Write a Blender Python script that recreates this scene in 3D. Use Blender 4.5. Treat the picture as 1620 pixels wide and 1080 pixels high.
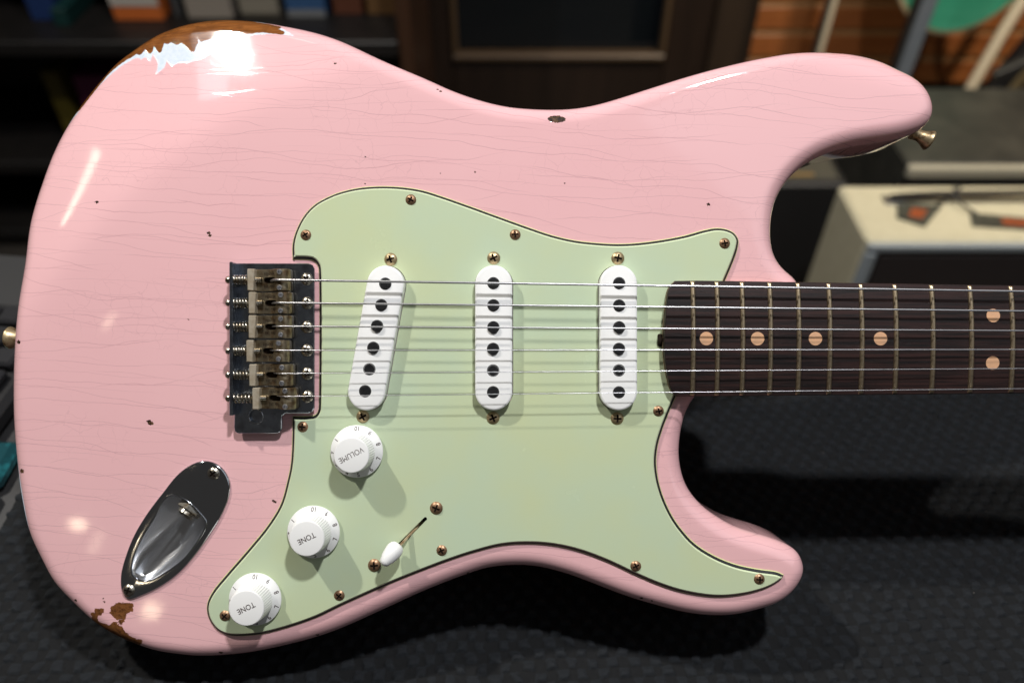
import bpy, bmesh, math, random
import numpy as np
from mathutils import Vector, Matrix
from mathutils.geometry import delaunay_2d_cdt

scene = bpy.context.scene
for o in list(bpy.data.objects):
    bpy.data.objects.remove(o)
COL = scene.collection
R = math.radians
PITCH = R(44.5)
CAM_Z = 1.156
FACE = 0.379                       # camera to the guitar's face, metres
SP, CP = math.sin(PITCH), math.cos(PITCH)

# ------------------------------------------------------------------ camera
cam = bpy.data.cameras.new('camera')
cam.sensor_width = 36.0
cam.lens = 36.0 * 1230.0 / 1620.0
cam.clip_start = 0.02
cam.clip_end = 60.0
cam.dof.use_dof = True
cam.dof.focus_distance = 0.381
cam.dof.aperture_fstop = 4.4
cam_ob = bpy.data.objects.new('camera', cam)
cam_ob.location = (0, 0, CAM_Z)
cam_ob.rotation_euler = (R(90) - PITCH, 0, 0)
COL.objects.link(cam_ob)
scene.camera = cam_ob

# ------------------------------------------------------------------ world: dim shop interior
world = bpy.data.worlds.new('World')
scene.world = world
world.use_nodes = True
bg = world.node_tree.nodes['Background']
bg.inputs['Color'].default_value = (0.95, 0.90, 0.86, 1)
bg.inputs['Strength'].default_value = 0.045

# ------------------------------------------------------------------ shop lamps and added fill lights
def area(name, loc, target, power, color, sx, sy=None, shape='DISK', spread=180, along=None):
    l = bpy.data.lights.new(name, 'AREA')
    l.shape = shape
    l.size = sx
    if sy: l.size_y = sy
    l.energy = power
    l.color = color
    l.spread = R(spread)
    o = bpy.data.objects.new(name, l)
    o.location = loc
    o.rotation_euler = (Vector(target) - Vector(loc)).to_track_quat('-Z', 'Y').to_euler()
    if along:                       # turn the lamp so that its long side runs this way
        z = (Vector(loc) - Vector(target)).normalized()
        y = Vector(along); y = (y - z * y.dot(z)).normalized()
        x = y.cross(z)
        o.rotation_euler = Matrix((x, y, z)).transposed().to_euler()
    COL.objects.link(o)
    return o
GC = (0.0, 0.27, 0.89)
area('ceiling_lamp_right', (0.30, 0.27, 2.25), GC, 18.0, (0.975, 0.975, 1.0), 0.085)
area('ceiling_lamp_left', (-0.89, 0.575, 2.28), (-0.05, 0.3, 0.9), 18.0, (1.0, 0.95, 0.885), 0.060, 0.036, 'RECTANGLE')
area('glare_fill', (-1.0, 0.53, 2.30), (-0.05, 0.3, 0.9), 0.16, (0.93, 0.965, 1.0), 0.22, 0.10, 'RECTANGLE')  # added dim panel; makes the pale halo beside the left lamp's glare
area('side_lamp', (-1.70, 0.275, 2.20), (-0.2, 0.33, 0.98), 0.20, (1.0, 0.84, 0.62), 0.026, 0.30, 'RECTANGLE', along=(0, 0.19, 0.29))
area('cool_fill', (1.3, -0.3, 2.4), (0.1, 0.3, 0.9), 4.0, (0.84, 0.90, 1.0), 1.6, 1.6, 'RECTANGLE')  # added soft panel for the cool sheen on the upper horn
def mirror_point(gx, gy, dist):
    # where a lamp hangs whose mirror image shows at that point of the flat face
    k = dist / FACE
    x, y, z = gx * (1 + k), gy * (1 + k), dist
    return (x, CP * FACE + y * SP - z * CP, CAM_Z - SP * FACE + y * CP + z * SP)
for i_, (gx, gy, dist, pw, a_, b_) in enumerate(((-0.212, -0.089, 2.0, 0.055, 0.045, 0.026), (-0.176, -0.131, 2.2, 0.085, 0.055, 0.05), (-0.203, -0.098, 2.3, 0.020, 0.03, 0.075), (-0.198, 0.011, 2.3, 0.020, 0.014, 0.06))):
    area('shop_lamp', mirror_point(gx, gy, dist), GC, pw, (1.0, 0.80, 0.55), a_, b_, 'RECTANGLE')
area('wall_fill', (1.1, 0.9, 2.3), (1.05, 1.9, 0.3), 9.5, (1.0, 0.84, 0.64), 0.10, spread=90)  # added light that lifts the slat wall
area('amplifier_fill', (0.75, 0.70, 2.25), (0.8, 1.05, 0.4), 0.85, (1.0, 0.93, 0.74), 0.10, spread=50)  # extra light put over the cream amplifier to brighten it
area('shelf_fill', (-0.6, 0.8, 2.3), (-0.45, 1.6, 0.5), 0.45, (1.0, 0.90, 0.78), 0.12, spread=90)  # extra light put in to raise the bookshelf out of the dark

scene.view_settings.view_transform = 'Standard'
scene.view_settings.look = 'None'
scene.view_settings.exposure = 0.0
scene.view_settings.gamma = 1.0
scene.render.engine = 'CYCLES'
scene.cycles.use_denoising = True
scene.cycles.max_bounces = 8
scene.cycles.sample_clamp_indirect = 6.0

random.seed(7)
rng = np.random.default_rng(7)

# ------------------------------------------------------------------ traced shapes, millimetres in the guitar's own plane
CONTOUR = (-86.2764, 147.2862, -0.5104, 0.86, -0.86, -0.5104, 82.411)
BODY = [(-244.87, 58.05),(-245.1, 38.35),(-246.37, 19.02),(-246.69, 0.0),(-247.07, -18.87),(-246.83, -37.73),(-245.38, -56.59),(-243.01, -75.45),(-238.91, -94.31),(-233.24, -106.88),(-226.32, -119.45),(-217.52, -128.88),(-207.46, -138.31),(-198.03, -144.59),(-187.65, -149.31),(-176.97, -153.08),(-165.65, -154.96),(-154.96, -155.9),(-141.45, -155.43),(-128.87, -154.02),(-113.16, -150.87),(-97.44, -146.79),(-84.87, -142.39),(-63.81, -132.96),(-43.06, -123.53),(-22.0, -115.36),(-11.63, -112.21),(4.09, -110.95),(14.77, -112.05),(28.29, -115.67),(40.86, -120.38),(56.58, -126.36),(72.29, -131.07),(84.87, -134.21),(97.44, -135.79),(110.01, -135.47),(122.58, -132.64),(131.07, -129.81),(138.3, -124.78),(143.01, -118.5),(144.9, -113.15),(143.96, -108.13),(141.76, -104.04),(137.04, -100.9),(129.5, -97.75),(120.07, -94.92),(110.01, -91.47),(102.15, -87.07),(95.87, -82.67),(90.84, -77.64),(87.07, -72.29),(84.55, -66.01),(82.98, -57.21),(83.3, -47.78),(85.18, -38.35),(88.01, -31.43),(93.04, -24.52),(102.16, -14.14),(116.3, -3.14),(130.45, 6.29),(142.08, 18.86),(142.39, 26.72),(140.19, 31.43),(136.1, 34.58),(132.02, 38.98),(129.5, 44.01),(128.25, 50.92),(128.25, 56.58),(128.88, 62.87),(130.77, 70.1),(134.22, 76.39),(139.26, 82.67),(146.17, 88.33),(154.03, 92.42),(163.47, 95.57),(174.48, 97.77),(185.48, 99.34),(194.92, 101.55),(201.85, 104.38),(206.27, 107.85),(208.51, 111.96),(208.61, 117.05),(207.32, 121.93),(204.53, 127.4),(199.81, 132.25),(191.63, 136.65),(183.7, 140.72),(170.92, 143.87),(159.77, 144.53),(148.94, 144.5),(138.08, 143.45),(126.98, 141.31),(116.44, 139.1),(100.64, 135.24),(84.9, 130.81),(66.97, 125.13),(51.24, 120.1),(40.87, 117.26),(30.49, 115.53),(19.81, 115.06),(9.43, 115.38),(-0.94, 116.32),(-11.63, 118.53),(-27.35, 123.57),(-43.09, 130.52),(-63.98, 139.61),(-86.05, 151.07),(-99.47, 156.27),(-116.38, 160.83),(-133.51, 164.45),(-147.3, 165.96),(-156.62, 165.98),(-170.36, 164.1),(-183.97, 159.52),(-195.93, 151.99),(-205.82, 144.37),(-214.37, 134.23),(-222.8, 122.75),(-230.65, 109.26),(-236.31, 95.77),(-240.12, 82.32),(-243.45, 67.98)]
GUARD = [(-107.0, 39.66),(-107.1, 47.04),(-105.47, 53.5),(-101.47, 61.19),(-96.24, 66.72),(-89.17, 70.72),(-83.02, 73.03),(-74.72, 74.87),(-65.49, 75.64),(-54.42, 75.33),(-43.97, 73.8),(-33.82, 70.72),(-21.52, 66.42),(-9.22, 61.96),(8.3, 55.65),(19.37, 51.96),(29.83, 49.5),(39.97, 48.27),(52.27, 47.66),(65.49, 48.58),(83.02, 51.5),(93.17, 54.27),(99.32, 55.35),(104.54, 54.73),(108.23, 52.89),(110.39, 49.5),(110.08, 45.51),(108.23, 39.66),(103.62, 28.6),(92.24, 0.0),(80.25, -26.14),(77.18, -33.21),(73.49, -42.74),(71.18, -50.73),(70.41, -58.42),(71.34, -66.72),(73.8, -75.33),(78.1, -84.56),(83.02, -91.63),(89.17, -98.09),(98.39, -103.93),(108.54, -108.08),(118.99, -110.39),(129.14, -111.92),(132.52, -113.46),(131.29, -115.92),(126.99, -118.99),(119.92, -121.76),(109.77, -123.91),(98.39, -124.53),(83.02, -122.22),(70.72, -118.38),(58.42, -113.15),(45.2, -107.0),(31.67, -102.08),(19.37, -99.47),(7.07, -98.7),(-5.23, -99.62),(-17.53, -102.7),(-29.83, -106.7),(-42.12, -111.31),(-57.5, -117.46),(-72.87, -124.22),(-83.02, -128.83),(-95.32, -134.68),(-110.69, -139.9),(-120.84, -142.36),(-131.29, -143.44),(-138.37, -142.98),(-143.59, -140.52),(-147.59, -135.29),(-148.82, -130.06),(-148.21, -126.07),(-145.44, -120.84),(-138.37, -112.23),(-128.22, -100.55),(-118.99, -89.17),(-112.85, -79.02),(-109.77, -68.57),(-108.08, -60.57),(-107.46, -53.81),(-107.16, -46.12),(-107.0, -36.28),(-98.39, -36.13),(-95.63, -35.36),(-94.4, -32.9),(-94.24, -30.75),(-94.24, 33.82),(-94.7, 36.59),(-96.86, 39.05),(-99.32, 39.51)]
GUARD_CORNERS = [0, 28, 30, 44, 82]
PLATE = [(-133.77, 37.63),(-98.12, 37.63),(-96.29, 36.87),(-95.38, 35.04),(-95.38, -32.0),(-96.29, -33.82),(-98.12, -34.59),(-109.39, -34.59),(-111.07, -35.96),(-111.07, -42.05),(-111.83, -43.57),(-113.66, -44.34),(-132.25, -44.34),(-133.77, -43.27),(-134.07, -41.44),(-133.89, -35.35),(-133.77, -35.04)]
JACK = [(-190.12, -120.9),(-190.43, -113.52),(-187.66, -103.06),(-183.66, -93.52),(-177.51, -83.37),(-169.82, -73.22),(-163.05, -64.91),(-156.28, -59.84),(-150.13, -57.99),(-144.59, -59.07),(-139.82, -62.91),(-137.21, -69.07),(-137.82, -75.99),(-141.82, -85.52),(-147.36, -94.45),(-154.74, -104.6),(-163.05, -113.52),(-171.36, -119.37),(-180.28, -123.67),(-186.12, -125.52),(-188.28, -124.6)]
CUP = [(-166.35, -74.41),(-162.35, -75.03),(-156.81, -78.1),(-151.28, -83.63),(-148.51, -87.32),(-149.13, -91.01),(-152.82, -97.16),(-159.58, -105.77),(-167.88, -111.92),(-175.26, -115.92),(-180.8, -115.92),(-184.49, -112.54),(-184.18, -105.77),(-180.18, -96.24),(-173.42, -84.86),(-169.42, -77.18)]
WOOD = [(-230.52, 113.64),(-220.99, 119.24),(-217.29, 124.21),(-212.69, 130.54),(-208.11, 136.9),(-202.63, 141.64),(-197.35, 145.0),(-193.32, 146.86),(-191.49, 149.23),(-189.8, 146.97),(-187.66, 151.11),(-184.22, 147.31),(-182.93, 152.93),(-179.02, 147.68),(-177.59, 153.29),(-175.36, 152.07),(-173.08, 153.35),(-170.09, 151.37),(-167.13, 152.61),(-164.08, 149.93),(-161.01, 146.9),(-159.76, 151.08),(-160.18, 156.47),(-156.83, 152.33),(-151.89, 153.82),(-148.64, 151.85),(-146.63, 155.3),(-140.88, 154.97),(-133.22, 155.27),(-125.3, 155.74),(-119.94, 154.94),(-114.6, 153.97),(-121.78, 157.17),(-117.55, 157.82),(-123.32, 159.58),(-133.19, 162.08),(-137.44, 171.39),(-184.79, 178.19),(-236.08, 152.95)]
PRIMER = [(-232.34, 104.88),(-221.78, 116.22),(-215.94, 124.13),(-210.05, 131.4),(-205.56, 135.47),(-199.43, 140.51),(-194.78, 143.01),(-191.09, 144.53),(-188.48, 143.29),(-186.18, 144.55),(-183.37, 141.55),(-182.56, 146.44),(-178.73, 140.55),(-179.38, 134.3),(-175.31, 137.88),(-174.41, 142.03),(-171.24, 138.33),(-167.68, 140.22),(-162.88, 139.93),(-156.59, 141.31),(-151.16, 144.16),(-146.24, 145.28),(-141.69, 149.97),(-136.56, 152.16),(-128.71, 153.34),(-119.51, 153.59),(-108.26, 151.82),(-113.47, 155.78),(-117.61, 158.3),(-124.41, 160.61),(-133.65, 170.69),(-184.24, 177.66),(-250.72, 153.78)]
PATCHES = [[(-194.75, -129.73),(-191.94, -127.85),(-185.37, -128.17),(-185.69, -130.35),(-188.81, -132.86),(-189.12, -134.73),(-192.88, -134.42),(-195.38, -131.92)], [(-205.69, -135.98),(-203.82, -135.36),(-202.25, -137.86),(-199.44, -138.17),(-196.94, -139.42),(-194.44, -137.86),(-193.81, -137.23),(-191.94, -139.11),(-189.75, -140.36),(-188.19, -143.17),(-186.94, -144.73),(-183.81, -145.98),(-181.31, -145.98),(-182.56, -147.86),(-186.62, -151.3),(-192.25, -150.67),(-200.07, -146.92),(-206.94, -140.67)], [(-202.88, -130.98),(-199.75, -130.67),(-200.38, -132.54),(-203.19, -133.17)], [(-204.75, -133.17),(-203.5, -132.86),(-202.88, -135.98),(-204.75, -136.61)], [(-191.0, -135.98),(-190.06, -135.98),(-190.37, -137.23),(-191.31, -137.23)]]
CHIPS = [(19.77, 108.44, 2.2),(21.93, 108.44, 2.6),(24.1, 108.28, 2.0),(-86.5, 135.93, 0.7),(-36.46, 123.27, 0.5),(-34.91, 122.34, 0.7),(-71.67, 89.9, 0.5),(-71.67, 76.93, 0.4),(-203.9, 68.28, 0.9),(-147.98, 52.83, 0.9),(-147.37, 51.59, 0.9),(-177.02, -38.93, 1.1),(-176.1, -39.85, 1.3),(-116.47, -77.54, 0.7),(-115.54, -78.16, 0.7),(95.77, 66.73, 0.9),(-241.28, -0.31, 1.2),(-239.43, -63.33, 1.4),(-199.28, -125.18, 0.4),(-198.66, -126.73, 0.6),(-213.3, -126.42, 0.8),(-21.8, -113.97, 0.6),(63.52, -125.8, 0.8),(68.5, -127.04, 0.6),(-142.61, -152.27, 1.0),(-95.59, -144.17, 0.8),(-34.91, 81.87, 0.3),(-17.92, 82.49, 0.4),(25.64, 76.93, 0.4),(-157.87, 10.81, 0.4)]
PICKUPS = [([(-60.54, 27.33),(-69.6, -24.01)], [(-60.53, 27.55),(-62.43, 17.32),(-64.44, 7.38),(-66.25, -3.01),(-68.15, -13.25),(-70.17, -23.7)], [(-58.78, 39.74),(-72.23, -36.38)]),([(-8.76, 27.48),(-8.76, -24.01)], [(-8.88, 27.8),(-8.88, 17.26),(-8.88, 6.78),(-9.03, -3.52),(-9.03, -13.85),(-9.03, -24.18)], [(-8.87, 40.35),(-9.17, -36.99)]),([(50.94, 27.48),(50.94, -24.01)], [(51.19, 27.8),(51.19, 17.16),(51.19, 6.78),(51.1, -3.52),(51.1, -13.76),(51.1, -24.24)], [(51.26, 40.26),(50.96, -37.2)])]
GUARD_SCREWS = [(-49.05, 68.55),(-99.91, 51.56),(1.53, 51.72),(102.97, 47.43),(71.0, -33.66),(-101.44, -41.31),(119.81, -115.06),(59.98, -108.64),(-34.12, -101.14),(-83.7, -123.02),(-139.08, -132.81)]
SWITCH_SCREWS = [(-36.7, -80.59),(-66.68, -108.27)]
SLOT = [(-41.99, -85.82),(-63.14, -106.97)]
LEVER = [(-47.33, -91.27, 0.0),(-53.99, -97.73, 8.0)]
TIP = [(-53.99, -96.82, 8.0),(-60.87, -104.73, 14.0)]
KNOBS = [(-74.9, -52.98),(-95.76, -91.8),(-123.92, -124.22)]
SADDLES = [(-125.29, 34.59, -105.28, 23.76),(-124.69, 23.61, -104.68, 12.93),(-124.69, 12.63, -104.68, 1.35),(-125.74, 0.9, -105.74, -9.93),(-124.39, -10.53, -104.08, -21.36),(-122.88, -21.66, -102.58, -32.34)]
BRIDGE_SCREWS = [(-98.84, 30.06),(-98.69, 18.52),(-98.84, 6.98),(-98.84, -4.25),(-98.69, -15.49),(-98.69, -26.42)]
STRINGS = [((-108.07, 28.94),(241.68, 23.57)),((-108.07, 18.19),(241.68, 14.32)),((-108.07, 7.15),(241.68, 5.07)),((-108.07, -4.17),(241.68, -3.79)),((-108.07, -15.09),(241.68, -12.74)),((-108.07, -25.87),(241.68, -22.23))]
FRETS = [86.44, 98.01, 110.04, 123.27, 136.8, 151.53, 166.86, 183.1, 200.68, 219.02, 238.57]
BOARD_END = [(78.42, 28.96),(75.41, 25.64),(73.9, 17.49),(72.84, 6.03),(72.69, 0.0),(72.84, -6.03),(74.2, -15.68),(76.31, -23.23),(79.03, -26.24)]
BOARD_EDGES = [[(81.55, 29.24),(81.55, -26.28)], [(244.65, 26.73),(244.65, -24.77)]]
DOTS = [(92.6, 1.42),(116.99, 1.36),(144.55, 1.36),(175.56, 1.36),(229.47, 12.35),(229.17, -10.24)]
BUTTONS = [(209.3, 106.28),(-255.27, 1.63)]
JACK_SCREWS = [(-145.05, -64.09),(-186.15, -120.83)]
JACK_NUT = [(-161.61, -85.63)]
ARM_HOLE = (-123.56, -36.11)


# ------------------------------------------------------------------ node helpers
def new_mat(name):
    m = bpy.data.materials.new(name)
    m.use_nodes = True
    nt = m.node_tree
    return m, nt, nt.nodes['Principled BSDF']
def node(nt, kind, **kw):
    n = nt.nodes.new(kind)
    for k, v in kw.items():
        if k in n.inputs: 
            if hasattr(v, 'is_output'): nt.links.new(v, n.inputs[k])
            else: n.inputs[k].default_value = v
        else: setattr(n, k, v)
    return n
def math_n(nt, op, a, b=None, c=None, clamp=False):
    n = nt.nodes.new('ShaderNodeMath'); n.operation = op; n.use_clamp = clamp
    for i, v in enumerate((a, b, c)):
        if v is None: continue
        if hasattr(v, 'is_output'): nt.links.new(v, n.inputs[i])
        else: n.inputs[i].default_value = v
    return n.outputs[0]
def mix_c(nt, fac, a, b, blend='MIX'):
    n = nt.nodes.new('ShaderNodeMix'); n.data_type = 'RGBA'; n.blend_type = blend
    for i, v in ((0, fac), (6, a), (7, b)):
        if hasattr(v, 'is_output'): nt.links.new(v, n.inputs[i])
        else: n.inputs[i].default_value = v if i == 0 else (*v[:3], 1)
    return n.outputs[2]
def smooth(nt, v, lo, hi, to0=0.0, to1=1.0):
    n = nt.nodes.new('ShaderNodeMapRange'); n.interpolation_type = 'SMOOTHSTEP'
    nt.links.new(v, n.inputs[0])
    for i, x in enumerate((lo, hi, to0, to1)): n.inputs[i + 1].default_value = x
    return n.outputs[0]
def coords_mm(nt, sx=1.0, sy=1.0, sz=1.0, off=(0, 0, 0)):
    tc = nt.nodes.new('ShaderNodeTexCoord')
    mp = nt.nodes.new('ShaderNodeMapping')
    mp.inputs['Scale'].default_value = (1000 * sx, 1000 * sy, 1000 * sz)
    mp.inputs['Location'].default_value = off
    nt.links.new(tc.outputs['Object'], mp.inputs['Vector'])
    return mp.outputs[0]
def noise(nt, vec, scale=1.0, detail=2.0, rough=0.5):
    n = nt.nodes.new('ShaderNodeTexNoise')
    n.inputs['Scale'].default_value = scale
    n.inputs['Detail'].default_value = detail
    n.inputs['Roughness'].default_value = rough
    nt.links.new(vec, n.inputs['Vector'])
    return n.outputs['Fac']
def bump(nt, bsdf, h, strength=0.3, dist=0.0005):
    n = nt.nodes.new('ShaderNodeBump')
    n.inputs['Strength'].default_value = strength
    n.inputs['Distance'].default_value = dist
    nt.links.new(h, n.inputs['Height'])
    nt.links.new(n.outputs[0], bsdf.inputs['Normal'])
def pmat(name, color, rough=0.5, metal=0.0, coat=0.0, color2=None, nscale=0.05, nlo=0.35, nhi=0.7,
         bump_s=0.0, bump_scale=1.0, rvar=0.0, spec=None, aniso=(1, 1, 1)):
    m, nt, b = new_mat(name)
    b.inputs['Base Color'].default_value = (*color, 1)
    b.inputs['Roughness'].default_value = rough
    b.inputs['Metallic'].default_value = metal
    b.inputs['Coat Weight'].default_value = coat
    b.inputs['Coat Roughness'].default_value = 0.08
    if spec is not None: b.inputs['Specular IOR Level'].default_value = spec
    if color2 or rvar or bump_s:
        v = coords_mm(nt, *aniso)
        if color2:
            f = smooth(nt, noise(nt, v, nscale, 4, 0.6), nlo, nhi)
            nt.links.new(mix_c(nt, f, color, color2), b.inputs['Base Color'])
        if rvar:
            f = noise(nt, v, nscale * 3, 4, 0.65)
            nt.links.new(math_n(nt, 'MULTIPLY_ADD', f, rvar * 2, rough - rvar, clamp=True), b.inputs['Roughness'])
        if bump_s:
            bump(nt, b, noise(nt, v, bump_scale, 3, 0.6), bump_s, 0.0004)
    return m

# ------------------------------------------------------------------ materials
def paint_material():
    m, nt, b = new_mat('shell_pink_lacquer')
    v = coords_mm(nt)
    tc = nt.nodes.new('ShaderNodeTexCoord')
    sep = nt.nodes.new('ShaderNodeSeparateXYZ'); nt.links.new(v, sep.inputs[0])
    x, y = sep.outputs[0], sep.outputs[1]
    # lacquer checking: families of long wandering lines that follow the grain
    def family(pitch, slope, amp, seed, lo, hi, width, mx=0.010, my=0.013):
        w1 = noise(nt, coords_mm(nt, mx, my, 0, (seed, seed * 1.7, seed)), 1.0, 2.5, 0.55)
        w2 = noise(nt, coords_mm(nt, 0.09, 0.07, 0, (seed * 3, seed, 0)), 1.0, 3.0, 0.65)
        w3 = noise(nt, coords_mm(nt, 0.004, 1.0 / pitch * 0.9, 0, (seed * 2, seed, 4)), 1.0, 0, 0.5)
        u = math_n(nt, 'MULTIPLY_ADD', w1, amp, y)
        u = math_n(nt, 'MULTIPLY_ADD', w2, 1.7, u)
        u = math_n(nt, 'MULTIPLY_ADD', x, slope, u)
        u = math_n(nt, 'DIVIDE', u, pitch)
        fr = math_n(nt, 'FRACT', u)
        d = math_n(nt, 'ABSOLUTE', math_n(nt, 'SUBTRACT', fr, 0.5))
        d = math_n(nt, 'MULTIPLY', d, pitch)
        line = smooth(nt, d, width * 0.35, width, 1.0, 0.0)
        mask = smooth(nt, noise(nt, coords_mm(nt, 0.010, 0.085, 0, (seed * 5, seed, 9)), 1.0, 2, 0.5), lo, hi)
        return math_n(nt, 'MULTIPLY', line, mask)
    a = family(10.5, 0.05, 26.0, 3.1, 0.34, 0.46, 0.20)
    c = family(13.0, 0.10, 30.0, 11.7, 0.40, 0.50, 0.19)
    d = family(17.0, -0.06, 34.0, 23.3, 0.44, 0.54, 0.17)
    e4 = math_n(nt, 'MULTIPLY', family(7.5, 0.02, 18.0, 41.9, 0.44, 0.56, 0.15), 0.7)
    lines = math_n(nt, 'MAXIMUM', math_n(nt, 'MAXIMUM', a, e4), math_n(nt, 'MAXIMUM', c, d))
    # short cross checking in a few places
    wv = nt.nodes.new('ShaderNodeTexVoronoi'); wv.feature = 'DISTANCE_TO_EDGE'; wv.voronoi_dimensions = '2D'
    wv.inputs['Scale'].default_value = 0.13
    nzc = nt.nodes.new('ShaderNodeTexNoise'); nzc.inputs['Scale'].default_value = 0.12; nzc.inputs['Detail'].default_value = 3
    nt.links.new(v, nzc.inputs['Vector'])
    va = nt.nodes.new('ShaderNodeVectorMath'); va.operation = 'MULTIPLY_ADD'
    nt.links.new(nzc.outputs['Color'], va.inputs[0]); va.inputs[1].default_value = (9, 9, 0); nt.links.new(v, va.inputs[2])
    nt.links.new(va.outputs[0], wv.inputs['Vector'])
    net = smooth(nt, wv.outputs['Distance'], 0.006, 0.022, 1.0, 0.0)
    nm = smooth(nt, noise(nt, coords_mm(nt, 0.02, 0.028, 0, (5, 2, 3)), 1.0, 2, 0.5), 0.47, 0.62)
    net = math_n(nt, 'MULTIPLY', math_n(nt, 'MULTIPLY', net, nm), 0.55)
    cracks = math_n(nt, 'MAXIMUM', lines, net)
    # colours
    tint = smooth(nt, noise(nt, v, 0.012, 3, 0.5), 0.3, 0.7)
    pink = mix_c(nt, tint, (0.808, 0.482, 0.490), (0.793, 0.464, 0.474))
    pink = mix_c(nt, math_n(nt, 'MULTIPLY', cracks, 0.33), pink, (0.32, 0.16, 0.19))
    # wear: attributes hold the distance in mm from the edge of each bare patch
    nj = noise(nt, coords_mm(nt, 0.5, 0.5, 0.5), 1.0, 5, 0.7)
    njl = math_n(nt, 'MULTIPLY', math_n(nt, 'SUBTRACT', nj, 0.5), 2.6)
    aw = node(nt, 'ShaderNodeAttribute', attribute_name='wood_distance').outputs['Fac']
    ap = node(nt, 'ShaderNodeAttribute', attribute_name='primer_distance').outputs['Fac']
    ac = node(nt, 'ShaderNodeAttribute', attribute_name='patch_distance').outputs['Fac']
    wood_m = smooth(nt, math_n(nt, 'MULTIPLY_ADD', njl, 0.55, aw), -1.55, -0.95)
    prim_m = smooth(nt, math_n(nt, 'MULTIPLY_ADD', njl, 0.6, ap), -0.5, 0.4)
    patch_m = smooth(nt, math_n(nt, 'MULTIPLY_ADD', njl, 1.35, ac), -0.95, -0.65)
    # knocks
    chip = None
    wob = math_n(nt, 'MULTIPLY', math_n(nt, 'SUBTRACT', noise(nt, coords_mm(nt, 1.3, 1.3, 1.3), 1.0, 3, 0.7), 0.5), 2.4)
    for (cx, cy, r) in CHIPS:
        dx = math_n(nt, 'SUBTRACT', x, cx); dy = math_n(nt, 'SUBTRACT', y, cy)
        dd = math_n(nt, 'SQRT', math_n(nt, 'MULTIPLY_ADD', dx, dx, math_n(nt, 'MULTIPLY', dy, math_n(nt, 'MULTIPLY', dy, 1.8))))
        e = math_n(nt, 'SUBTRACT', r, dd)
        chip = e if chip is None else math_n(nt, 'MAXIMUM', chip, e)
    chip = smooth(nt, math_n(nt, 'MULTIPLY_ADD', wob, 1.0, chip), -0.1, 0.12)
    g1 = noise(nt, coords_mm(nt, 0.05, 0.9, 0.5), 1.0, 5, 0.7)
    g2 = noise(nt, coords_mm(nt, 0.14, 0.10, 0.1, (4, 4, 4)), 1.0, 3, 0.6)
    wood = mix_c(nt, smooth(nt, g1, 0.3, 0.7), (0.150, 0.050, 0.012), (0.270, 0.098, 0.024))
    wood = mix_c(nt, smooth(nt, g2, 0.45, 0.7, 0, 0.55), wood, (0.085, 0.028, 0.008))
    prim = mix_c(nt, smooth(nt, nj, 0.35, 0.65), (0.60, 0.68, 0.76), (0.70, 0.76, 0.82))
    col = mix_c(nt, prim_m, pink, prim)
    col = mix_c(nt, wood_m, col, wood)
    pw = mix_c(nt, smooth(nt, nj, 0.35, 0.6), (0.075, 0.028, 0.010), (0.19, 0.076, 0.025))
    col = mix_c(nt, patch_m, col, pw)
    col = mix_c(nt, chip, col, mix_c(nt, smooth(nt, nj, 0.4, 0.62), (0.018, 0.011, 0.008), (0.11, 0.060, 0.030)))
    nt.links.new(col, b.inputs['Base Color'])
    bare = math_n(nt, 'MAXIMUM', chip, patch_m)
    rz = math_n(nt, 'MULTIPLY_ADD', noise(nt, v, 0.06, 4, 0.6), 0.07, 0.02)
    rz = math_n(nt, 'MULTIPLY_ADD', bare, 0.40, rz)
    nt.links.new(rz, b.inputs['Roughness'])
    nt.links.new(math_n(nt, 'MULTIPLY_ADD', bare, -0.42, 0.5, clamp=True), b.inputs['Specular IOR Level'])
    nt.links.new(math_n(nt, 'MULTIPLY_ADD', bare, -0.6, 0.6, clamp=True), b.inputs['Coat Weight'])
    b.inputs['Coat Roughness'].default_value = 0.02
    h = math_n(nt, 'MULTIPLY_ADD', cracks, -0.05, 1.0)
    h = math_n(nt, 'MULTIPLY_ADD', bare, -1.0, h)
    h = math_n(nt, 'MULTIPLY_ADD', math_n(nt, 'MAXIMUM', wood_m, math_n(nt, 'MULTIPLY', prim_m, 0.5)), -0.5, h)
    bump(nt, b, h, 0.35, 0.0004)
    return m
MAT = {}
MAT['paint'] = paint_material()
MAT['mint'] = pmat('mint_green_plastic', (0.505, 0.610, 0.435), 0.26, color2=(0.550, 0.610, 0.365), nscale=0.012, nlo=0.3, nhi=0.75, rvar=0.04)
MAT['lit_mint_bevel'] = pmat('lit_mint_bevel', (0.60, 0.69, 0.45), 0.35)  # paler mint: light on the bevel is put into the colour
MAT['mint_edge'] = pmat('aged_mint_edge', (0.60, 0.63, 0.30), 0.4)
MAT['black_ply'] = pmat('black_ply', (0.012, 0.014, 0.014), 0.45)
MAT['white'] = pmat('white_plastic', (0.86, 0.86, 0.835), 0.32, color2=(0.84, 0.845, 0.825), nscale=0.08, bump_s=0.02, bump_scale=0.5)
MAT['ink'] = pmat('dark_brown_ink', (0.055, 0.035, 0.03), 0.6)
MAT['pole'] = pmat('blackened_magnet', (0.060, 0.060, 0.062), 0.30, metal=0.8, rvar=0.12, nscale=0.3, bump_s=0.15, bump_scale=1.6)
MAT['chrome'] = pmat('chrome', (0.58, 0.60, 0.63), 0.09, metal=1.0, rvar=0.05, nscale=0.15, bump_s=0.012, bump_scale=0.12)
MAT['chrome_satin'] = pmat('brushed_chrome', (0.92, 0.93, 0.95), 0.21, metal=1.0, rvar=0.05, nscale=0.5)
MAT['steel_plate'] = pmat('worn_chrome_plate', (0.40, 0.44, 0.50), 0.22, metal=1.0, color2=(0.24, 0.25, 0.28), nscale=0.16, nlo=0.45, nhi=0.75, rvar=0.10, bump_s=0.06, bump_scale=0.9)
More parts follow.
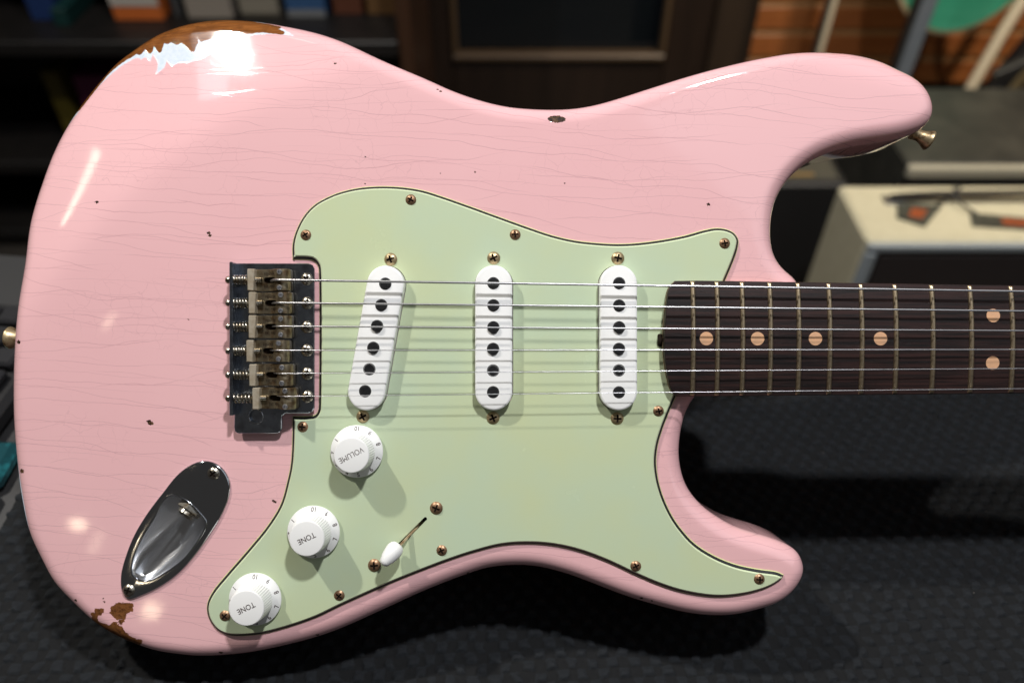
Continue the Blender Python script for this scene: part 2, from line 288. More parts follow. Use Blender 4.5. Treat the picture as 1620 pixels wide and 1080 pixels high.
MAT['saddle'] = pmat('tarnished_nickel', (0.30, 0.25, 0.165), 0.32, metal=0.85, color2=(0.15, 0.090, 0.042), nscale=0.34, nlo=0.36, nhi=0.72, rvar=0.12, bump_s=0.15, bump_scale=0.8)
MAT['saddle_tab'] = pmat('lit_saddle_tab', (0.50, 0.44, 0.34), 0.42, metal=0.45, color2=(0.40, 0.33, 0.23), nscale=0.3, rvar=0.08, bump_s=0.1, bump_scale=0.8)  # paler than the saddle: light on the tab put into its colour
MAT['nickel'] = pmat('nickel', (0.56, 0.53, 0.46), 0.26, metal=1.0, color2=(0.33, 0.25, 0.15), nscale=0.30, nlo=0.42, nhi=0.7, rvar=0.08)
MAT['brass'] = pmat('aged_brass', (0.52, 0.41, 0.24), 0.38, metal=0.75, color2=(0.22, 0.12, 0.05), nscale=0.4, nlo=0.45, nhi=0.7, rvar=0.1)
MAT['bronze'] = pmat('rusty_screw', (0.40, 0.25, 0.15), 0.40, metal=0.7, color2=(0.16, 0.075, 0.035), nscale=0.4, nlo=0.4, nhi=0.65, rvar=0.1)
MAT['recess'] = pmat('dark_recess', (0.016, 0.010, 0.007), 0.85, spec=0.1)  # near-black, hardly reflecting, for recesses, sockets and stamped letters
MAT['string'] = pmat('steel_string', (0.66, 0.66, 0.68), 0.34, metal=1.0)
MAT['string_w'] = pmat('wound_string', (0.55, 0.55, 0.56), 0.36, metal=1.0)
MAT['fret'] = pmat('nickel_fret', (0.50, 0.40, 0.265), 0.38, metal=1.0)
MAT['clay'] = pmat('clay_dot', (0.66, 0.37, 0.20), 0.55, color2=(0.58, 0.34, 0.20), nscale=0.3)
MAT['maple'] = pmat('aged_maple', (0.42, 0.24, 0.10), 0.35, color2=(0.36, 0.19, 0.07), nscale=0.05, aniso=(0.1, 1, 1))
def rosewood():
    m, nt, b = new_mat('dark_rosewood')
    n1 = noise(nt, coords_mm(nt, 0.02, 0.55, 0.5), 1.0, 4, 0.65)
    n2 = noise(nt, coords_mm(nt, 0.11, 2.6, 1.0), 1.0, 3, 0.7)
    c1 = mix_c(nt, smooth(nt, n1, 0.35, 0.65), (0.0060, 0.0043, 0.0042), (0.030, 0.0125, 0.0105))
    pores = smooth(nt, n2, 0.60, 0.70)
    c1 = mix_c(nt, math_n(nt, 'MULTIPLY', pores, 0.7), c1, (0.003, 0.002, 0.002))
    nt.links.new(c1, b.inputs['Base Color'])
    b.inputs['Roughness'].default_value = 0.52
    b.inputs['Specular IOR Level'].default_value = 0.3
    bump(nt, b, math_n(nt, 'SUBTRACT', 1.0, pores), 0.35, 0.0003)
    return m
MAT['rosewood'] = rosewood()

# ------------------------------------------------------------------ geometry helpers
def tag(o, label=None, cat=None, group=None, kind=None):
    if label: o['label'] = label
    if cat: o['category'] = cat
    if group: o['group'] = group
    if kind: o['kind'] = kind
    return o
def empty(name, loc=(0, 0, 0), **kw):
    o = bpy.data.objects.new(name, None)
    o.empty_display_size = 0.02
    o.location = loc
    COL.objects.link(o)
    return tag(o, **kw)
def link(name, me, parent=None, **kw):
    o = bpy.data.objects.new(name, me)
    COL.objects.link(o)
    if parent: o.parent = parent
    return tag(o, **kw)
class MB:
    """collects geometry; mm=True scales millimetres to metres"""
    def __init__(s, mm=False): s.v, s.f, s.k, s.mi = [], [], (0.001 if mm else 1.0), []
    def add(s, vs, fs, mi=0):
        o = len(s.v); s.v += [tuple(p) for p in vs]
        s.f += [tuple(i + o for i in f) for f in fs]; s.mi += [mi] * len(fs)
        return s
    def loft(s, loops, cap0=True, cap1=True, closed=True, mi=0):
        n = len(loops[0]); vs = [p for l in loops for p in l]; fs = []
        m = n if closed else n - 1
        for i in range(len(loops) - 1):
            for j in range(m):
                a, b = i * n + j, i * n + (j + 1) % n
                fs.append((a, b, b + n, a + n))
        if cap0: fs.append(tuple(reversed(range(n))))
        if cap1: fs.append(tuple(range((len(loops) - 1) * n, len(loops) * n)))
        return s.add(vs, fs, mi)
    def lathe(s, prof, n=24, org=(0, 0, 0), axis=(0, 0, 1), cap0=True, cap1=True, mi=0):
        q = Vector((0, 0, 1)).rotation_difference(Vector(axis).normalized())
        loops = []
        for r, z in prof:
            loops.append([tuple(Vector(org) + q @ Vector((r * math.cos(2 * math.pi * j / n), r * math.sin(2 * math.pi * j / n), z))) for j in range(n)])
        return s.loft(loops, cap0, cap1, mi=mi)
    def box(s, x0, x1, y0, y1, z0, z1, bev=0.0, mat=None, mi=0):
        b = bev
        def ring(i, z): return [(x0 + i, y0 + i, z), (x1 - i, y0 + i, z), (x1 - i, y1 - i, z), (x0 + i, y1 - i, z)]
        if b > 0:
            def ring8(i, z):
                c = max(b - i, 0) + 1e-6
                return [(x0 + i + c, y0 + i, z), (x1 - i - c, y0 + i, z), (x1 - i, y0 + i + c, z), (x1 - i, y1 - i - c, z),
                        (x1 - i - c, y1 - i, z), (x0 + i + c, y1 - i, z), (x0 + i, y1 - i - c, z), (x0 + i, y0 + i + c, z)]
            loops = [ring8(b, z0), ring8(0, z0 + b), ring8(0, z1 - b), ring8(b, z1)]
        else: loops = [ring(0, z0), ring(0, z1)]
        if mat: loops = [[tuple(mat @ Vector(p)) for p in l] for l in loops]
        return s.loft(loops, mi=mi)
    def tube(s, path, rad, n=10, cap=True, mi=0):
        path = [Vector(p) for p in path]; loops = []
        ref = None
        for i, p in enumerate(path):
            t = (path[min(i + 1, len(path) - 1)] - path[max(i - 1, 0)]).normalized()
            if ref is None:
                ref = t.orthogonal().normalized()
            ref = (ref - t * ref.dot(t)).normalized()
            b = t.cross(ref)
            r = rad[i] if isinstance(rad, (list, tuple)) else rad
            loops.append([tuple(p + (ref * math.cos(2 * math.pi * j / n) + b * math.sin(2 * math.pi * j / n)) * r) for j in range(n)])
        return s.loft(loops, cap, cap, mi=mi)
    def mesh(s, name, mats, angle=35, recalc=True, merge=0.0):
        me = bpy.data.meshes.new(name)
        k = s.k
        me.from_pydata([(a * k, b * k, c * k) for a, b, c in s.v], [], s.f)
        if not isinstance(mats, (list, tuple)): mats = [mats]
        for m in mats: me.materials.append(m)
        if len(mats) > 1: me.polygons.foreach_set('material_index', s.mi)
        if recalc or merge:
            bm = bmesh.new(); bm.from_mesh(me)
            if merge: bmesh.ops.remove_doubles(bm, verts=bm.verts, dist=merge)
            if recalc: bmesh.ops.recalc_face_normals(bm, faces=bm.faces)
            bm.to_mesh(me); bm.free()
        if angle:
            me.polygons.foreach_set('use_smooth', [True] * len(me.polygons))
            me.set_sharp_from_angle(angle=R(angle))
        me.update()
        return me
    def build(s, name, mats, parent=None, angle=35, merge=0.0, **kw):
        return link(name, s.mesh(name, mats, angle, True, merge), parent, **kw)

def catmull(pts, step, corners=(), closed=True):
    pts = [np.array(p, float) for p in pts]; n = len(pts); out = []; cs = set(corners)
    for i in range(n if closed else n - 1):
        p1, p2 = pts[i], pts[(i + 1) % n]
        p0 = pts[(i - 1) % n] if (i not in cs and (closed or i > 0)) else p1 * 2 - p2
        j = (i + 1) % n
        p3 = pts[(i + 2) % n] if (j not in cs and (closed or i + 2 < n)) else p2 * 2 - p1
        L = np.linalg.norm(p2 - p1); k = max(1, int(round(L / step)))
        d01 = max(np.linalg.norm(p1 - p0), 1e-6) ** .5; d12 = max(L, 1e-6) ** .5; d23 = max(np.linalg.norm(p3 - p2), 1e-6) ** .5
        m1 = (p2 - p1) + d12 * ((p1 - p0) / d01 - (p2 - p0) / (d01 + d12))
        m2 = (p2 - p1) + d12 * ((p3 - p2) / d23 - (p3 - p1) / (d12 + d23))
        for q in range(k):
            t = q / k
            out.append((2 * t**3 - 3 * t**2 + 1) * p1 + (t**3 - 2 * t**2 + t) * m1 + (-2 * t**3 + 3 * t**2) * p2 + (t**3 - t**2) * m2)
    if not closed: out.append(pts[-1])
    return np.array(out)
def resample(a, step):
    """even spacing along a closed loop"""
    b = np.vstack([a, a[:1]]); d = np.linalg.norm(np.diff(b, axis=0), axis=1); s = np.r_[0, np.cumsum(d)]
    n = int(s[-1] / step); t = np.arange(n) * s[-1] / n
    return np.stack([np.interp(t, s, b[:, 0]), np.interp(t, s, b[:, 1])], 1)
def ccw(a):
    x, y = a[:, 0], a[:, 1]
    return a if (x * np.roll(y, -1) - y * np.roll(x, -1)).sum() > 0 else a[::-1]
def inset(a, d, smooth_n=0):
    """move a counter-clockwise loop inwards by d"""
    t = np.roll(a, -1, 0) - np.roll(a, 1, 0)
    t /= np.linalg.norm(t, axis=1)[:, None] + 1e-12
    nrm = np.stack([-t[:, 1], t[:, 0]], 1)
    for _ in range(smooth_n):
        nrm = (np.roll(nrm, 1, 0) + 2 * nrm + np.roll(nrm, -1, 0)); nrm /= np.linalg.norm(nrm, axis=1)[:, None]
    return a + nrm * d
def inside(pts, poly):
    pts = np.asarray(pts, float); poly = np.asarray(poly, float); r = np.zeros(len(pts), bool)
    x, y = pts[:, 0], pts[:, 1]; q = np.roll(poly, 1, 0)
    for (x1, y1), (x2, y2) in zip(poly, q):
        c = ((y1 > y) != (y2 > y))
        if c.any(): r ^= c & (x < (x2 - x1) * (y - y1) / ((y2 - y1) or 1e-12) + x1)
    return r
def sdf(pts, poly):
    """positive inside"""
    pts = np.asarray(pts, float); poly = np.asarray(poly, float); d = np.full(len(pts), 1e9); q = np.roll(poly, -1, 0)
    for a, b in zip(poly, q):
        e = b - a; w = pts - a; t = np.clip((w @ e) / max(e @ e, 1e-12), 0, 1)
        d = np.minimum(d, np.linalg.norm(w - t[:, None] * e, axis=1))
    return np.where(inside(pts, poly), d, -d)
def cdt(outer, holes=(), extra=()):
    vs, es = [], []
    for lp in [outer, *holes]:
        o = len(vs); vs += [Vector((float(p[0]), float(p[1]))) for p in lp]
        es += [(o + i, o + (i + 1) % len(lp)) for i in range(len(lp))]
    vs += [Vector((float(p[0]), float(p[1]))) for p in extra]
    r = delaunay_2d_cdt(vs, es, [], 0, 1e-7)
    v = np.array([(p.x, p.y) for p in r[0]]); f = np.array([t for t in r[2] if len(t) == 3])
    c = v[f].mean(1); ok = inside(c, outer)
    for h in holes: ok &= ~inside(c, h)
    return v, f[ok]
def grid_pts(poly, step, margin=0.0, holes=()):
    poly = np.asarray(poly); (x0, y0), (x1, y1) = poly.min(0), poly.max(0)
    xs, ys = np.meshgrid(np.arange(x0, x1, step), np.arange(y0, y1, step * .866))
    xs = xs + (np.arange(xs.shape[0]) % 2)[:, None] * step / 2
    p = np.stack([xs.ravel(), ys.ravel()], 1)
    p = p[inside(p, poly)]
    if margin: p = p[sdf(p, poly) > margin]
    for h in holes: p = p[sdf(p, h) < -margin]
    return p
def circle(c, r, n=24): return np.array([(c[0] + r * math.cos(2 * math.pi * i / n), c[1] + r * math.sin(2 * math.pi * i / n)) for i in range(n)])
def stadium(a, b, r, n=14):
    a, b = np.array(a, float), np.array(b, float); u = (b - a) / np.linalg.norm(b - a); w = np.array((-u[1], u[0])); p = []
    for i in range(n + 1):
        t = math.pi * i / n; p.append(b + r * (w * -math.cos(t) + u * math.sin(t)))
    for i in range(n + 1):
        t = math.pi * i / n; p.append(a + r * (w * math.cos(t) - u * math.sin(t)))
    return ccw(np.array(p))
def sheet(mb, outer, holes, z0, z1, bev=0.0, ztop=None, extra=(), mi=0):
    """a plate from z0 to z1 with a bevelled rim and real holes"""
    zt = ztop or (lambda x, y: z1)
    outer = ccw(np.asarray(outer, float))
    inner = inset(outer, bev) if bev else outer
    v, f = cdt(inner, holes, extra)
    mb.add([(x, y, zt(x, y)) for x, y in v], [tuple(t) for t in f], mi)
    loops = [[(x, y, z0) for x, y in outer]]
    if bev:
        loops.append([(x, y, zt(x, y) - bev) for x, y in outer])
    loops.append([(x, y, zt(x, y)) for x, y in inner])
    mb.loft(loops, True, False, mi=mi)
    for h in holes:
        mb.loft([[(x, y, zt(x, y)) for x, y in h], [(x, y, z0) for x, y in h]], False, False, mi=mi)
def text_verts(s, width=None, height=None, bold=0.007):
    c = bpy.data.curves.new('t', 'FONT'); c.body = s; c.align_x = 'CENTER'; c.align_y = 'CENTER'; c.resolution_u = 3; c.offset = bold
    o = bpy.data.objects.new('t', c); COL.objects.link(o)
    me = bpy.data.meshes.new_from_object(o)
    v = np.array([p.co[:2] for p in me.vertices]); f = [tuple(p.vertices) for p in me.polygons]
    bpy.data.objects.remove(o); bpy.data.curves.remove(c); bpy.data.meshes.remove(me)
    v -= (v.max(0) + v.min(0)) / 2
    sz = v.max(0) - v.min(0)
    k = (width / sz[0]) if width else (height / sz[1])
    v *= k
    if width and height: v[:, 1] *= height / (sz[1] * k)
    return v, f

# ================================================================== SETTING
floor = MB().box(-3.0, 3.2, -0.6, 2.35, -0.05, 0.0).build('floor', pmat('dark_floor', (0.030, 0.026, 0.022), 0.55, color2=(0.045, 0.038, 0.030), nscale=0.006), kind='structure')

# shop wall behind the shelf and the door
wallm = pmat('dark_brown_wall', (0.022, 0.014, 0.010), 0.6, color2=(0.030, 0.019, 0.013), nscale=0.01)
MB().box(-3.0, 3.2, 2.05, 2.15, 0, 2.4).build('wall', wallm, kind='structure')
# warm slatted panel: each plank is a piece of the wall
plankm = pmat('red_brown_plank', (0.30, 0.095, 0.026), 0.45, color2=(0.40, 0.145, 0.042), nscale=0.02, aniso=(0.08, 1, 1))
stripm = pmat('pale_wood_strip', (0.42, 0.24, 0.10), 0.5, color2=(0.33, 0.18, 0.07), nscale=0.03, aniso=(0.08, 1, 1))
sw = MB().box(0.60, 2.2, 1.959, 2.049, 0.195, 1.6).build('slat_wall', stripm, kind='structure')
pk_me = MB().box(0.60, 2.2, 1.954, 1.9585, 0.0, 0.057, 0.002).mesh('plank', plankm)
for i in range(19):
    o = link('plank', pk_me, sw); o.location.z = 0.199 + i * 0.0705

# ------------------------------------------------------------------ table and mat
tbl = empty('work_table', (0.0, 0.2, 0.0), label='dark work table under the black mat and the keyboard', cat='table')
tm = pmat('dark_table_top', (0.018, 0.018, 0.019), 0.5, color2=(0.028, 0.027, 0.027), nscale=0.02)
def local(mb, o):  # shift world coordinates into the parent's frame
    ox, oy, oz = o.location; mb.v = [(x - ox, y - oy, z - oz) for x, y, z in mb.v]; return mb
local(MB().box(-0.95, 0.95, -0.30, 0.462, 0.715, 0.7455, 0.004), tbl).build('table_top', tm, tbl)
for sx in (-0.88, 0.82):
    for sy in (-0.24, 0.36):
        local(MB().box(sx, sx + .06, sy, sy + .06, 0.001, 0.7145, 0.004), tbl).build('leg', tm, tbl)

def mat_material():
    m, nt, b = new_mat('black_rubber_weave')
    v = coords_mm(nt)
    n1 = noise(nt, v, 0.9, 4, 0.7); n2 = noise(nt, v, 0.03, 3, 0.55)
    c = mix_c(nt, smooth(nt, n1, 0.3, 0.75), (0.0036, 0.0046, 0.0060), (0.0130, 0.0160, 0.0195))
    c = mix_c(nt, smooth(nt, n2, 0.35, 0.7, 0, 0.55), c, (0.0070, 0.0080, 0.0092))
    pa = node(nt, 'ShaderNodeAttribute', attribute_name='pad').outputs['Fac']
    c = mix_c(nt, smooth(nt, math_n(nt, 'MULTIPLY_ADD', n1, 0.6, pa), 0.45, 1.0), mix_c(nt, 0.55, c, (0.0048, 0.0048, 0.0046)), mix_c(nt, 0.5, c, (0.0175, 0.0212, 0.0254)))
    lint = smooth(nt, noise(nt, coords_mm(nt, 0.55, 0.55, 0.55, (3, 8, 1)), 1.0, 1, 0.5), 0.825, 0.84)
    c = mix_c(nt, math_n(nt, 'MULTIPLY', lint, 0.6), c, (0.25, 0.23, 0.20))
    nt.links.new(c, b.inputs['Base Color'])
    b.inputs['Roughness'].default_value = 0.72
    b.inputs['Specular IOR Level'].default_value = 0.35
    bump(nt, b, noise(nt, v, 1.3, 5, 0.8), 1.0, 0.0010)
    return m
def make_mat():
    x0, x1, y0, y1, st = -0.307, 0.49, 0.07, 0.455, 0.0011
    nx, ny = int((x1 - x0) / st), int((y1 - y0) / 0.00062)
    X, Y = np.meshgrid(np.linspace(x0, x1, nx), np.linspace(y0, y1, ny))
    def vn(sc, amp, seed):
        r = np.random.default_rng(seed); g = r.random((64, 64))
        u, w = (X - x0) / sc, (Y - y0) / sc
        i, j = u.astype(int), w.astype(int); fu, fw = u - i, w - j
        fu = fu * fu * (3 - 2 * fu); fw = fw * fw * (3 - 2 * fw)
        a = g[j % 64, i % 64]; b_ = g[j % 64, (i + 1) % 64]; c = g[(j + 1) % 64, i % 64]; d = g[(j + 1) % 64, (i + 1) % 64]
        return amp * ((a * (1 - fu) + b_ * fu) * (1 - fw) + (c * (1 - fu) + d * fu) * fw - 0.5)
    U = (X + vn(0.025, 0.0030, 1) + vn(0.007, 0.0028, 5) + 0.10 * Y) / 0.0056
    W = (Y + vn(0.030, 0.0030, 2) + vn(0.007, 0.0022, 6) - 0.05 * X) / 0.0060
    row = np.floor(W); fw = W - row
    su = np.sin(np.pi * U) * np.where(row.astype(int) % 2 == 0, 1.0, -1.0)
    sm = lambda a, lo, hi: (lambda t: t * t * (3 - 2 * t))(np.clip((a - lo) / (hi - lo), 0, 1))
    pad = sm(su + vn(0.007, 0.9, 11) + vn(0.003, 0.5, 12), -0.30, 0.55)
    cell = np.random.default_rng(9).random((256, 256))
    lift = 0.75 + 0.5 * cell[row.astype(int) % 256, np.floor(U).astype(int) % 256]
    H = 0.0020 * lift * pad * sm(fw, 0.0, 0.10) * (1 - sm(fw, 0.40, 1.0)) - 0.0005
    H += vn(0.004, 0.0004, 3) + vn(0.05, 0.0012, 4)
    Z = 0.7492 + H
    V = np.stack([X, Y, Z], 2).reshape(-1, 3)
    idx = np.arange(nx * ny).reshape(ny, nx)
    F = np.stack([idx[:-1, :-1], idx[:-1, 1:], idx[1:, 1:], idx[1:, :-1]], 2).reshape(-1, 4)
    rim = np.r_[idx[0, :], idx[1:, -1], idx[-1, -2::-1], idx[-2:0:-1, 0]]
    base = len(V); B = V[rim].copy(); B[:, 2] = 0.7460
    V = np.vstack([V, B]); k = len(rim); q = np.arange(k)
    S = np.stack([rim[q], rim[(q + 1) % k], base + (q + 1) % k, base + q], 1)
    F = np.vstack([F, S[:, ::-1]])
    V[:, 0] -= 0.15; V[:, 1] -= 0.2; V[:, 2] -= 0.746
    me = bpy.data.meshes.new('textured_mat')
    me.vertices.add(len(V)); me.vertices.foreach_set('co', V.ravel())
    me.loops.add(F.size); me.loops.foreach_set('vertex_index', F.ravel().astype(np.int32))
    me.polygons.add(len(F)); me.polygons.foreach_set('loop_start', np.arange(0, F.size, 4, dtype=np.int32))
    me.update(calc_edges=True); me.validate()
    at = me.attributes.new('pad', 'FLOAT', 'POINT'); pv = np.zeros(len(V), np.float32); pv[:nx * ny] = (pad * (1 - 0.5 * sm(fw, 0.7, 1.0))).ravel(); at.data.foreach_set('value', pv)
    me.polygons.foreach_set('use_smooth', [True] * len(me.polygons))
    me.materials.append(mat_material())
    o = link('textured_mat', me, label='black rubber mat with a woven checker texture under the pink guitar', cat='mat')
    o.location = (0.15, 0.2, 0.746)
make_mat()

# ================================================================== THE GUITAR
guitar = empty('electric_guitar', label='pink relic electric guitar with a mint green pickguard, propped face up on the mat', cat='guitar')
guitar.matrix_world = Matrix(((1, 0, 0, 0), (0, SP, -CP, CP * FACE), (0, CP, SP, CAM_Z - SP * FACE), (0, 0, 0, 1)))

# ---- body
def drop(p):
    u, v = p[:, 0] - CONTOUR[0], p[:, 1] - CONTOUR[1]
    a = u * CONTOUR[4] + v * CONTOUR[5] - CONTOUR[6] + 15.8
    d = u * CONTOUR[2] + v * CONTOUR[3] + a * a / 569.0 + 6.5
    return 0.292 * (d + np.sqrt(d * d + 46.4)) / 2
PU_OUT = [stadium(a, b, 9.35) for (a, b), _, _ in PICKUPS]
slot_dir = np.array(SLOT[1]) - np.array(SLOT[0]); slot_dir /= np.linalg.norm(slot_dir)
SLOT_HOLE = stadium(SLOT[0], SLOT[1], 0.85, 6)
CUP_L = ccw(resample(catmull(CUP, 1.0), 1.6))
JACK_L = ccw(resample(catmull(JACK, 1.0), 1.4))
def make_body():
    RT, RB, TH = 8.8, 8.5, 45.0
    out = ccw(resample(catmull(BODY, 0.8), 1.3))
    for _ in range(6):
        out = 0.25 * np.roll(out, 1, 0) + 0.5 * out + 0.25 * np.roll(out, -1, 0)
    mb = MB(True); loops = []
    n = 14
    rings = []
    for k in range(n + 1):
        a = math.pi / 2 * k / n
        p = inset(out, RT * (1 - math.cos(a)), 4); rings.append((p, -RT * (1 - math.sin(a))))
    for p, z in reversed(rings):
        loops.append(np.c_[p, z - drop(p)])
    for k in range(0, 9):
        a = math.pi / 2 * k / 8
        p = inset(out, RB * (1 - math.cos(a)), 4); loops.append(np.c_[p, np.full(len(p), -TH + RB * (1 - math.sin(a)))])
    inner = rings[-1][0]
    holes = [inset(CUP_L, -0.8), *[stadium(a, b, 8.3) for (a, b), _, _ in PICKUPS], stadium(SLOT[0], SLOT[1], 3.0, 6)]
    mb.loft(loops, False, False)
    ex = grid_pts(inner, 3.2, 1.3, holes)
    fine = []
    for poly, m in ((WOOD, 3.0), (PRIMER, 3.0), *[(q, 2.5) for q in PATCHES]):
        pp = np.array(poly); lo, hi = pp.min(0) - 4, pp.max(0) + 4
        bx = np.array([(lo[0], lo[1]), (hi[0], lo[1]), (hi[0], hi[1]), (lo[0], hi[1])])
        gp = grid_pts(bx, 0.8); gp = gp[inside(gp, inner)]; gp = gp[np.abs(sdf(gp, pp)) < m]; gp = gp[sdf(gp, inner) > 0.5]
        fine.append(gp)
    fine = np.vstack(fine)
    key = np.unique(np.round(fine / 0.8).astype(int), axis=0) * 0.8
    key = key[inside(key, inner)]; key = key[sdf(key, inner) > 0.5]
    v, f = cdt(inner, holes, np.vstack([ex, key + 0.013]))
    mb.add(np.c_[v, -drop(v)], [tuple(t) for t in f])
    bi = loops[-1][:, :2]
    mb.add([(x, y, -TH) for x, y in bi], [tuple(reversed(range(len(bi))))])
    me = mb.mesh('body', MAT['paint'], 50, True, 2e-6)
    co = np.empty(len(me.vertices) * 3); me.vertices.foreach_get('co', co); co = co.reshape(-1, 3) * 1000
    for name, polys in (('wood_distance', [WOOD]), ('primer_distance', [PRIMER]), ('patch_distance', PATCHES)):
        d = np.max([sdf(co[:, :2], p) for p in polys], axis=0)
        at = me.attributes.new(name, 'FLOAT', 'POINT'); at.data.foreach_set('value', np.clip(d, -8, 8).astype(np.float32))
    return link('body', me, guitar, label='shell pink body with worn edges showing white primer and brown wood')
body = make_body()

# ---- cross-head screw, unit radius, one mesh per finish
def screw_mesh(name, mat, h=0.42):
    mb = MB()
    def dome(x, y): 
        r2 = x * x + y * y; return h * max(0.0, 1 - r2 ** 1.25) + 0.06
    w, l = 0.155, 0.62
    def cross(s): 
        a, b = w * s, l * s
        return np.array([(a, a), (a, b), (-a, b), (-a, a), (-b, a), (-b, -a), (-a, -a), (-a, -b), (a, -b), (a, -a), (b, -a), (b, a)])
    cr = ccw(cross(1.0)); outer = circle((0, 0), 1.0, 28)
    ex = [p for r, n in ((0.92, 24), (0.8, 20), (0.65, 16), (0.4, 8)) for p in circle((0, 0), r, n)]
    ex = np.array(ex); ex = ex[~inside(ex, inset(cr, -0.03))]
    v, f = cdt(outer, [cr], ex)
    mb.add([(x, y, dome(x, y)) for x, y in v], [tuple(t) for t in f])
    mb.loft([[(x, y, -0.3) for x, y in outer], [(x, y, dome(x, y)) for x, y in outer]], False, False)
    c2 = ccw(cross(0.72))
    mb.loft([[(x, y, dome(x, y)) for x, y in cr], [(x, y, 0.10) for x, y in c2]], False, True, mi=1)
    return mb.mesh(name, [mat, MAT['recess']], 40, True, 1e-6)
SCREW = {k: screw_mesh('screw', MAT[k]) for k in ('bronze', 'brass', 'nickel')}
def screw(parent, x, y, z, r, kind='bronze', rot=None, name='screw'):
    o = link(name, SCREW[kind], parent)
    o.location = (x * .001, y * .001, z * .001)
    k = r * .001; o.scale = (k, k, k)
    o.rotation_euler = (random.uniform(-.05, .05), random.uniform(-.05, .05), random.uniform(0, 1.57) if rot is None else rot)
    return o

# ---- pickguard: three plies with a bevelled edge
def make_guard():
    g0 = ccw(resample(catmull(GUARD, 0.8, GUARD_CORNERS), 0.9))
    ins = lambda d: inset(g0, d, 1)
    top = MB(True)
    holes = [*PU_OUT, SLOT_HOLE]
    t_in = ins(2.15)
    v, f = cdt(t_in, holes, grid_pts(t_in, 9.0, 3.0, holes))
    top.add([(x, y, 2.3) for x, y in v], [tuple(t) for t in f])
    for h in holes:
        top.loft([[(x, y, 2.3) for x, y in h], [(x, y, 0.2) for x, y in h]], False, False)
    g = top.build('pickguard', MAT['mint'], guitar, 30, 1e-6)
    up = MB(True); up.loft([[(x, y, 1.62) for x, y in ins(1.55)], [(x, y, 2.2) for x, y in ins(2.0)], [(x, y, 2.3) for x, y in t_in]], False, False)
    up.build('upper_ply_edge', MAT['lit_mint_bevel'], g)
    mid = MB(True); mid.loft([[(x, y, 0.50) for x, y in ins(0.38)], [(x, y, 1.62) for x, y in ins(1.55)]], False, False)
    mid.build('black_ply', MAT['black_ply'], g)
    low = MB(True); low.loft([[(x, y, 0.02) for x, y in ins(0.0)], [(x, y, 0.50) for x, y in ins(0.38)]], False, False)
    low.build('lower_ply', MAT['mint_edge'], g)
    for x, y in GUARD_SCREWS: screw(g, x, y, 2.15, 2.65, 'bronze')
    return g
guard = make_guard()

# ---- pickups
def make_pickup(a, b, poles, screws, heights):
    mb = MB(True); r = 8.95
    prof = [(0, 0.5), (0, 6.6), (0.18, 7.15), (0.6, 7.5), (1.1, 7.62)]
    base = stadium(a, b, r, 20)
    mb.loft([[(x, y, z) for x, y in inset(base, i)] for i, z in prof], False, True)
    p = mb.build('pickup', MAT['white'], guitar, 30)
    for (x, y), h in zip(poles, heights):
        m = MB(True)
        m.lathe([(2.62, 6.5), (2.62, 7.62 + h - 0.35), (2.3, 7.62 + h), (1.2, 7.62 + h + 0.03)], 28, (x, y, 0), cap0=False)
        m.lathe([(2.95, 7.64), (2.60, 7.64)], 28, (x, y, 0), cap0=False, cap1=False)
        m.build('pole_piece', MAT['pole'], p)
    for x, y in screws: screw(p, x, y, 2.25, 3.15, 'brass')
for (ab, poles, scr) in PICKUPS: make_pickup(*ab, poles, scr, (0.75, 0.9, 1.5, 1.35, 0.25, 0.35))

# ---- control knobs
def make_knob(c, word, wrot):
    cx, cy = c
    mb = MB(True); n = 192
    def ring(r, z, amp=0.0):
        out = []
        for j in range(n):
            t = 2 * math.pi * j / n
            rr = r - amp * (0.5 - 0.5 * math.cos(t * 48)) ** 0.7
            out.append((cx + rr * math.cos(t), cy + rr * math.sin(t), z))
        return out
    loops = [ring(11.9, 2.9), ring(12.55, 3.1), ring(12.7, 3.7), ring(12.55, 4.15), ring(9.75, 5.75), ring(9.35, 6.1), ring(9.25, 6.3, 0.30),
             ring(8.55, 15.6, 0.30), ring(8.35, 16.1), ring(8.0, 16.5), ring(7.4, 16.62)]
    mb.loft(loops, True, True)
    k = mb.build('knob', MAT['white'], guitar, 32)
    v, f = text_verts(word, 12.4 if len(word) > 4 else 8.8, 2.6, 0.0 if len(word) > 4 else 0.012)
    ca, sa = math.cos(wrot), math.sin(wrot)
    m = MB(True); m.add([(cx + x * ca - y * sa, cy + x * sa + y * ca, 16.655) for x, y in v], f)
    m.build('lettering', MAT['ink'], k, 0)
    angs = {'10': 89, '9': 54, '8': 19, '7': -16, '6': -50, '5': -85, '4': -119, '3': -154, '2': 182, '1': 150}
    angs['3'] = 214; angs['4'] = 246
    for s, a in angs.items():
        v, f = text_verts(s, None, 2.05, 0.015)
        a = R(a); ph = a + math.pi / 2; rr = 11.15
        ox, oy = rr * math.cos(a), rr * math.sin(a)
        pts = []
        for x, y in v:
            px, py = ox + x * math.cos(ph) - y * math.sin(ph), oy + x * math.sin(ph) + y * math.cos(ph)
            q = math.hypot(px, py)
            pts.append((cx + px, cy + py, 4.15 + (12.55 - q) * (1.6 / 2.8) + 0.05))
        m = MB(True); m.add(pts, f); m.build('numeral', MAT['ink'], k, 0)
for c, w, rz in zip(KNOBS, ('VOLUME', 'TONE', 'TONE'), (207, 206, 206)): make_knob(c, w, R(rz))

